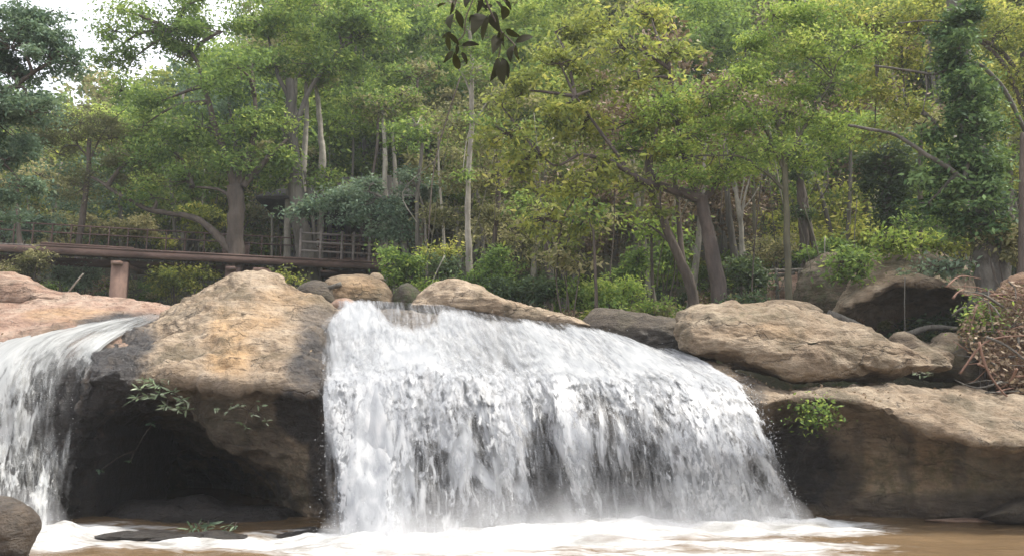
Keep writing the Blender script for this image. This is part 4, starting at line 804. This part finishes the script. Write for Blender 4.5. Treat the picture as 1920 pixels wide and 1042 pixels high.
for a in [
  ('yellow green bush behind the bridge left of the limbed trunk', 350, 430, 70, 40, 33, 'yellow', .15, 6),
  ('yellowish bush under the bridge between the two pillars', 335, 522, 70, 28, 29.5, 'yellow', .12, 8),
  ('small golden bush under the bridge beside the rock peak', 545, 520, 18, 24, 23, 'yellow', .10, 3),
  ('pale grey green bush under the bridge left of the first pillar', 150, 520, 50, 26, 29.5, 'blue', .11, 7, 1.3, .7),
  ('dull olive bush under the bridge at the left edge', 70, 500, 60, 34, 27.5, 'olive', .11, 5, 1.3),
  ('pale flowering bush rising above the bridge near the left', 260, 425, 50, 30, 33, 'olive', .12, 5, 1.5, .75),
  ('feathery dark bush above the bridge at the left edge', 30, 425, 70, 30, 30, 'blue', .12, 5),
  ('olive bush right of the first bridge pillar, above the beam', 150, 425, 60, 26, 32, 'olive', .12, 5),
  ('leafy bush right of the pavilion deck', 760, 500, 46, 50, 24, 'green', .12, 6, 1.5, .4),
  ('bright low bush just behind the mossy rock', 790, 535, 26, 14, 20.5, 'fresh', .09, 3),
  ('yellowish bush above the dark hollow left of the slim trunk', 820, 470, 36, 20, 24.5, 'yellow', .12, 4),
  ('dark bush in the hollow left of the slim trunk', 830, 510, 36, 26, 23.5, 'dark', .12, 4),
  ('dark green bush right of the foot of the slim trunk', 920, 520, 45, 45, 22.5, 'green', .12, 6, 1.6, .25),
  ('very dark bush behind the right end of the crest rocks', 1000, 545, 60, 32, 21.5, 'dark', .12, 6),
  ('hanging pale leaved bush above the dark hollow', 1060, 480, 50, 26, 20.5, 'olive', .16, 5, 1.2, .7),
  ('dense bush left of the thin black stem', 1110, 560, 40, 34, 21, 'green', .11, 6, 1.7, .55),
  ('bright green bush right of the thin black stem', 1170, 545, 46, 34, 21.5, 'fresh', .10, 6, 1.7, .5),
  ('leafy mound at the water side below the crooked trunk', 1225, 582, 46, 16, 20.5, 'fresh', .09, 4, 1.7, .4),
  ('dark round bush between thin stems and crooked trunk', 1190, 500, 40, 30, 23.5, 'green', .12, 5, 1.6, .35),
  ('tall bush behind the crooked trunk', 1240, 480, 40, 44, 24.5, 'green', .13, 5, 1.5, .5),
  ('dark bush right of the leaning trunk', 1385, 520, 36, 44, 22.5, 'dark', .13, 5),
  ('low dark bush on the upper edge of the long slab', 1405, 562, 40, 14, 19.5, 'dark', .11, 4),
  ('olive bush behind the log fence', 1440, 470, 46, 34, 26.5, 'olive', .13, 5),
  ('dense bush between greenish trunk and leafy boulder', 1545, 470, 40, 30, 25, 'green', .13, 5, 1.5, .35),
  ('bright leafed creeper draped over the overhanging boulder', 1690, 455, 70, 22, 20, 'fresh', .13, 12, .7, .5, True),
  ('dark leaved creeper hanging down the left of the overhanging boulder', 1600, 500, 40, 40, 19.3, 'green', .13, 12, .6, .35, True),
  ('grey green creeper over the right shoulder of the overhanging boulder', 1770, 500, 50, 24, 18.9, 'blue', .13, 12, .5, .75, True),
  ('small leafy bush between boulder and brush pile', 1830, 590, 34, 34, 16.2, 'green', .09, 5, 1.3, .55),
  ('yellow brown bush above the brush pile', 1790, 460, 60, 22, 20, 'yellow', .12, 4),
  ('dusty green bush at the right edge above the brush pile', 1900, 450, 50, 44, 18, 'olive', .12, 6),
  ('vine tangle under the canopy right of the ivy column', 1740, 420, 50, 26, 21.5, 'green', .12, 5, 1.3, .4)]:
    shrub(*a)
# small rock plants
def rosette(label, spots, d, leaf, L, asp=.2, name='fern', n=16):
    c0 = at(spots[0][0], spots[0][1], d); root = empty(name, tuple(c0), label, 'plant'); m = M(); st = M()
    c1 = np.mean([at(a, b, d) for a, b in spots], 0)+[0, .3, .02]
    for sx_, sy_ in spots:
        c = at(sx_, sy_, d); tube(st, cr([c1, (c+c1)/2+[0, .02, .05], c], 6), .006, 5)
        a = rng.normal(size=(n, 3)); a[:, 1] -= .5; a[:, 2] = a[:, 2]*.6+.1; a /= np.linalg.norm(a, axis=1)[:, None]
        leaves(m, np.repeat(c[None], n, 0)+rng.normal(size=(n, 3))*.02, L, rng.uniform(.2, 1, n), asp, .15, 0, .6, True, axis=a*1.5)
    st.build('stem', BARK['dark'], root); m.build('foliage', LEAF[leaf], root)
rosette('pale spiky fern clump hanging from the dark lip of the cave boulder', [(262, 728), (285, 715), (300, 738), (318, 712), (345, 755), (335, 765), (255, 745), (280, 742), (268, 712), (300, 722), (325, 735), (350, 765), (340, 748), (312, 760)], 13.5, 'pale', .13, n=11)
rosette('sparse small leaved plant on the brown underside of the cave boulder', [(405, 765), (430, 770), (455, 758), (475, 775), (500, 790), (460, 795), (440, 760), (485, 760)], 13.3, 'pale', .09, .3, n=7)
rosette('faint bluish fern low inside the cave', [(355, 992), (372, 986), (390, 983), (384, 993)], 12.9, 'blue', .15, n=9)
rosette('tiny fern at the cave floor near the main fall', [(425, 990), (440, 988)], 12.7, 'blue', .10, n=8)
rosette('small leaves in the upper left of the cave', [(190, 880), (245, 865), (285, 795)], 14.9, 'blue', .09, .4, n=8)
shrub('dark green leafy tuft growing from the cliff under the right lip', 1546, 770, 30, 20, 14.05, 'green', .07, 6, 1.3, .45, True)
rosette('row of thin white roots dripping over the cliff edge', [(1712, 700), (1722, 702), (1736, 701), (1745, 703)], 14.9, 'pale', .08, .15, name='hanging_roots', n=5)

# ---------------------------------------------------------------- brush pile at right
m = M(); pts = []
bc = at(1890, 640, 15.6)
ol = [(1800, 600), (1830, 560), (1880, 530), (1960, 500), (2050, 520), (2080, 760), (1950, 760), (1900, 745), (1850, 690)]
boulder('brush_bank', 'steep bank of reddish earth and leaf litter at the right edge', 'bank', ol, 16.6, .6, 1.5, plain('litter earth', (.10, .055, .035), (.24, .15, .09), 7, .95, bump=.9), .2, .3, seed=141)
for i in range(130):
    a = at(rng.uniform(1815, 2010), rng.uniform(520, 745), 15.8+rng.uniform(-.25, .3)); a[1] += .35*(a[2]-3); dr = rng.normal(size=3)*np.array([1, .3, .55]); dr /= np.linalg.norm(dr); Ln = rng.uniform(.25, 1.0)
    tube(m, cr([a-dr*Ln/2, a+rng.normal(size=3)*.08, a+dr*Ln/2], 7), np.linspace(rng.uniform(.008, .03), .006, 7), 5, mi=int(rng.random() < .4))
ml = M()
tag(m.build('brush_pile', [BARK['red'], BARK['grey']]), 'pile of dry reddish branches and roots at the right edge', 'brush pile')
c = np.stack([at(a, b, 15.9+e)+[0, .35*(at(a, b, 16)[2]-3), 0] for a, b, e in zip(rng.uniform(1805, 2020, 5000), 520+230*rng.random(5000), rng.uniform(-.3, .3, 5000)) ])
x_, y_ = pix(c); keep = (y_ > 600-(x_-1805)*.9) & (y_ < 640+(x_-1805)*1.1); leaves(ml, c[keep], .09, rng.random(keep.sum()), .5, .3)
tag(ml.build('leaf_litter', LEAF['dry']), 'dry fallen leaves over the bank at right', kind='stuff')
for j, (pts_, r) in enumerate([([(1850, 632), (1890, 650), (1940, 690)], .028), ([(1835, 640), (1850, 690), (1880, 735), (1925, 770)], .025), ([(1800, 700), (1850, 640), (1925, 628)], .02)]):
    log(['pale root curving right out of the brush pile', 'brown root running down beside the side boulder', 'long thin branch lying across the brush pile'][j], pts_, 15.2, r, r*.5, ['grey', 'red', 'red'][j], 'root' if j < 2 else 'branch')

fl_ = M()
for D_, N_, n_l, z0 in ((Dc, Nc, 420, 1.9), (Ds, Ns, 160, 3.2), (Db, Nb, 60, 2.6)):
    ok = np.argwhere((np.abs(N_[..., 2]) > .55) & (D_[..., 2] > z0)); p = D_[tuple(ok[rng.integers(0, len(ok), n_l)].T)]+rng.normal(size=(n_l, 3))*[.02, .02, 0]+[0, 0, .012]
    pw = vn(p*1.6, 77) > -.1; p = p[pw]; leaves(fl_, p, .06, rng.random(len(p)), .5, 0.0)
tag(fl_.build('fallen_leaves', LEAF['dry']), 'dry leaves scattered on top of the rocks', kind='stuff')
# ---------------------------------------------------------------- hanging sprig near the camera
sp0 = at(900, -160, 5.6); root = empty('hanging_branch', tuple(sp0), 'brown drooping leaves hanging into the top of the picture close to the viewer', 'branch')
m = M(); st = M(); D5 = 5.6
stems = [[(905, -260), (890, -60), (860, -10), (850, 20)], [(905, -260), (905, -40), (915, 10), (940, 60)], [(940, 60), (965, 85), (962, 95)], [(905, -40), (875, 30), (870, 65), (855, 78)], [(940, 60), (938, 90), (935, 108)], [(905, -60), (930, -20), (948, 5)]]
for s_ in stems: tube(st, cr([at(a, b, D5) for a, b in s_], 14), np.linspace(.012, .005, 14) if s_[0][1] < -100 else .005, 6)
LV = [((852, 18), (840, 50)), ((855, 18), (868, 55)), ((850, 5), (845, 30)), ((858, 22), (872, 45)), ((885, 28), (878, 48)), ((905, 20), (886, 60)), ((915, 30), (902, 76)), ((918, 20), (935, 58)), ((912, 25), (908, 50)),
      ((945, -4), (960, 20)), ((944, 15), (950, 40)), ((930, 0), (946, 22)), ((938, 62), (925, 96)), ((942, 62), (945, 96)), ((936, 60), (935, 85)), ((946, 56), (975, 70)), ((967, 78), (1002, 66)),
      ((960, 82), (955, 114)), ((965, 84), (972, 115)), ((938, 107), (922, 152)), ((940, 108), (942, 156)), ((942, 106), (954, 146)), ((838, 64), (843, 97)), ((840, 62), (862, 85)), ((866, 84), (900, 82)), ((858, 82), (856, 105)),
      ((850, 95), (832, 118)), ((852, 102), (861, 134)), ((866, 96), (876, 120)), ((846, 60), (828, 72)), ((895, 0), (915, 20)), ((905, -5), (895, 25)), ((880, -10), (872, 12)), ((820, 12), (840, 4)), ((925, 10), (905, 14))]
for (a, b) in LV:
    p = at(*a, D5+rng.uniform(-.12, .12)); q = at(*b, D5+rng.uniform(-.12, .12)); L = np.linalg.norm(q-p); ax = (q-p)/L
    n = np.array([rng.normal()*.5, -1, rng.normal()*.3]); s = np.cross(ax, n); s /= np.linalg.norm(s); n = np.cross(s, ax); W = L*.16
    f = np.linspace(0, 1, 9); wd = W*np.sin(np.pi*f**.85)**.8; cx = p[None]+ax*(f*L)[:, None]-n*(.10*L*(f-.5)**2*4)[:, None]
    V = np.stack([cx-s*wd[:, None]+n*(.25*wd)[:, None], cx, cx+s*wd[:, None]+n*(.25*wd)[:, None]], 1)
    m.add(V.reshape(-1, 3), gridq(9, 3), 0, tint=rng.uniform(.1, .75))
st.build('stem', BARK['dark'], root, True); m.build('foliage', LEAF['brown'], root, True)

CV = 2.3
# ================================================================ FOREST MASS AND UNDERGROWTH
fm = M(); rf = np.random.default_rng(21); mats = [LEAF['green'], LEAF['fresh'], LEAF['olive'], LEAF['yellow'], LEAF['blue'], BARK['grey'], BARK['pale'], LEAF['dry']]
def forest_row(d0, d1, n, Lf, cover, hmin, hmax, rmin, rmax, pr=None):
    for i in range(n):
        d = rf.uniform(d0, d1); x = rf.uniform(-.66*d-6, .66*d+6) if pr is None else rf.uniform((pr[0]-960)/F*d, (pr[1]-960)/F*d); h = rf.uniform(hmin, hmax); z0 = gz(x, d)
        px = pix(np.array([x, d, z0]))[0]
        if (480 < px < 830 and d < 37) or (px < 500 and d < 33): continue
        if px < 330 and d > 33: h *= .72
        mi = rf.choice([0, 1, 2, 3, 4, 7], p=[.34, .2, .17, .14, .11, .04]) if px < 900 else rf.choice([0, 1, 2, 3, 4, 7], p=[.19, .2, .20, .30, .01, .10])
        b = np.array([x, d, z0-.3]); ln = rf.normal(size=2)*.6; t = b+[ln[0], ln[1], h]
        tube(fm, cr([b, (b+t)/2+rf.normal(size=3)*.3, t], 9), np.linspace(.16, .05, 9), 6, mi=int(rf.choice([5, 6], p=[.6, .4])), tint=0)
        tb = .45+rf.normal()*.12
        for k in range(rf.integers(3, 7)):
            r = rf.uniform(rmin, rmax); c = t+rf.normal(size=3)*[1.3, 1.3, 1.0]-[0, 0, rf.random()**2*h*.45]
            blob(fm, c, (r, r, r*.62), Lf, cover, tb+rf.normal()*.06, .2, .45, mi=int(mi), clump=.65, rg=rf, twigs=None)
def hide(o): pass
forest_row(27, 36, 60, .17, .7, 5, 9, .9, 1.7)
forest_row(36, 48, 85, .24, .8, 6, 11, 1.2, 2.2)
forest_row(48, 64, 95, .34, .9, 7, 12, 1.6, 2.8)
forest_row(64, 95, 130, .5, 1.0, 8, 13, 2.2, 3.8)
forest_row(48, 60, 26, .3, 1.1, 14, 19, 2.0, 3.0, (1150, 2000)); forest_row(34, 50, 30, .22, 1.1, 9, 13, 1.4, 2.2, (1100, 2000)); forest_row(66, 90, 30, .5, 1.0, 12, 17, 2.4, 3.8, (300, 1950))
forest_row(37.5, 43, 22, .2, 1.3, 2.5, 5, 1.2, 1.8, (430, 900))
forest_row(38, 46, 14, .2, 1.1, 11, 15, 1.4, 2.2, (470, 980)); forest_row(50, 70, 22, .34, 1.1, 14, 19, 2.0, 3.0, (520, 1000))
tag(fm.build('forest', mats, origin=(0, 0, 0)), 'dense mixed forest climbing the hillside', None, kind='stuff')
um = M(); N = 900
for i in range(N):
    d = 19.5+16*rf.random()**.8; x = rf.uniform(-.64*d-3, .64*d+4); z = gz(x, d); px = pix(np.array([x, d, z]))[0]
    if 500 < px < 760 and d > 26 and rf.random() < .6: continue
    r = rf.uniform(.25, .7); mi = int(rf.choice([0, 1, 2, 3, 4, 5], p=[.36, .14, .16, .08, .20, .06]))
    blob(um, np.array([x, d, z+r*.5]), (r, r, r*.8), rf.uniform(.09, .16), 1.3, .4, .22, .45, mi=mi, clump=.25, rg=rf)
tag(um.build('undergrowth', [LEAF['green'], LEAF['fresh'], LEAF['olive'], LEAF['yellow'], LEAF['dark'], LEAF['dry']], origin=(0, 0, 0)), 'tangled undergrowth covering the forest floor', None, kind='stuff')
vm = M()
for i in range(190):
    px = rf.uniform(-60, 1980); d = rf.uniform(21, 34) if px > 780 else rf.uniform(32, 38); a = at(px, rf.uniform(230, 560), d); Ln = rf.uniform(1.0, 4.5); z0 = max(a[2]-Ln/2, gz(a[0], d)); 
    b = a.copy(); b[2] = z0; t = a.copy(); t[2] = z0+Ln; t[0] += rf.normal()*.5
    mid = (b+t)/2+rf.normal(size=3)*[.25, .25, 0]; tube(vm, cr([b, mid, t], 9), rf.uniform(.006, .02), 4, mi=int(rf.integers(0, 3)))
tag(vm.build('thicket', [BARK['dark'], BARK['green'], BARK['pale']], origin=(0, 0, 0)), 'thin stems and hanging vines throughout the wood', None, kind='stuff')

# ================================================================ HAZE, LIGHT, CAMERA
k = NT('haze air'); pv = k.n('ShaderNodeVolumePrincipled'); pv.inputs['Color'].default_value = (.84, .90, .95, 1); pv.inputs['Density'].default_value = .0008; pv.inputs['Anisotropy'].default_value = .2
HZ = k.out(None, pv.outputs[0])
m = M(); box(m, (0, 25, 35), (304, 262, 80)); tag(m.build('haze', HZ), kind='stuff')
w = bpy.data.worlds.new('World'); bpy.context.scene.world = w; w.use_nodes = True; nt = w.node_tree
bg = nt.nodes['Background']; sky = nt.nodes.new('ShaderNodeTexSky'); sky.sky_type = 'NISHITA'; sky.sun_disc = False
EL, AZ = R(60), R(98)            # sun high at the right
sdir = Vector((math.sin(AZ)*math.cos(EL), -math.cos(AZ)*math.cos(EL), math.sin(EL)))
sky.sun_elevation = EL; sky.sun_rotation = math.atan2(sdir.x, sdir.y); sky.air_density = 1; sky.dust_density = 4
tc = nt.nodes.new('ShaderNodeTexCoord'); no = nt.nodes.new('ShaderNodeTexNoise'); no.inputs['Scale'].default_value = 2.2; no.inputs['Detail'].default_value = 6
nt.links.new(tc.outputs['Generated'], no.inputs['Vector']); rp = nt.nodes.new('ShaderNodeValToRGB'); nt.links.new(no.outputs['Fac'], rp.inputs[0])
rp.color_ramp.elements[0].position = .3; rp.color_ramp.elements[0].color = (.65,)*3+(1,); rp.color_ramp.elements[1].position = .6; rp.color_ramp.elements[1].color = (.95,)*3+(1,)
mx = nt.nodes.new('ShaderNodeMix'); mx.data_type = 'RGBA'; nt.links.new(rp.outputs[0], mx.inputs[0]); nt.links.new(sky.outputs[0], mx.inputs[6]); mx.inputs[7].default_value = (9.5, 9.6, 10.2, 1)
nt.links.new(mx.outputs[2], bg.inputs[0]); bg.inputs[1].default_value = .12
sl = bpy.data.lights.new('sun', 'SUN'); sl.energy = 3.8; sl.angle = R(10); sl.color = (1, .95, .86); so = bpy.data.objects.new('sun', sl); C.objects.link(so)
so.rotation_euler = sdir.to_track_quat('Z', 'Y').to_euler()
cam = bpy.data.cameras.new('camera'); co_ = bpy.data.objects.new('camera', cam); C.objects.link(co_); cam.lens = 36*F/1920; cam.sensor_width = 36; cam.clip_end = 2000; cam.clip_start = .05
co_.location = (0, 0, EYE); co_.rotation_euler = (R(90)+PITCH, 0, 0)
s = bpy.context.scene; s.camera = co_
s.view_settings.view_transform = 'Standard'; s.view_settings.look = 'None'; s.view_settings.exposure = .82; s.view_settings.gamma = 1
s.render.engine = 'CYCLES'; s.cycles.use_denoising = True; s.cycles.max_bounces = 8; s.cycles.transparent_max_bounces = 16; s.cycles.volume_bounces = 1
s.cycles.use_adaptive_sampling = True; s.cycles.adaptive_threshold = .02

print('FACES', sum(len(o.data.polygons) for o in C.objects if o.type == 'MESH'))
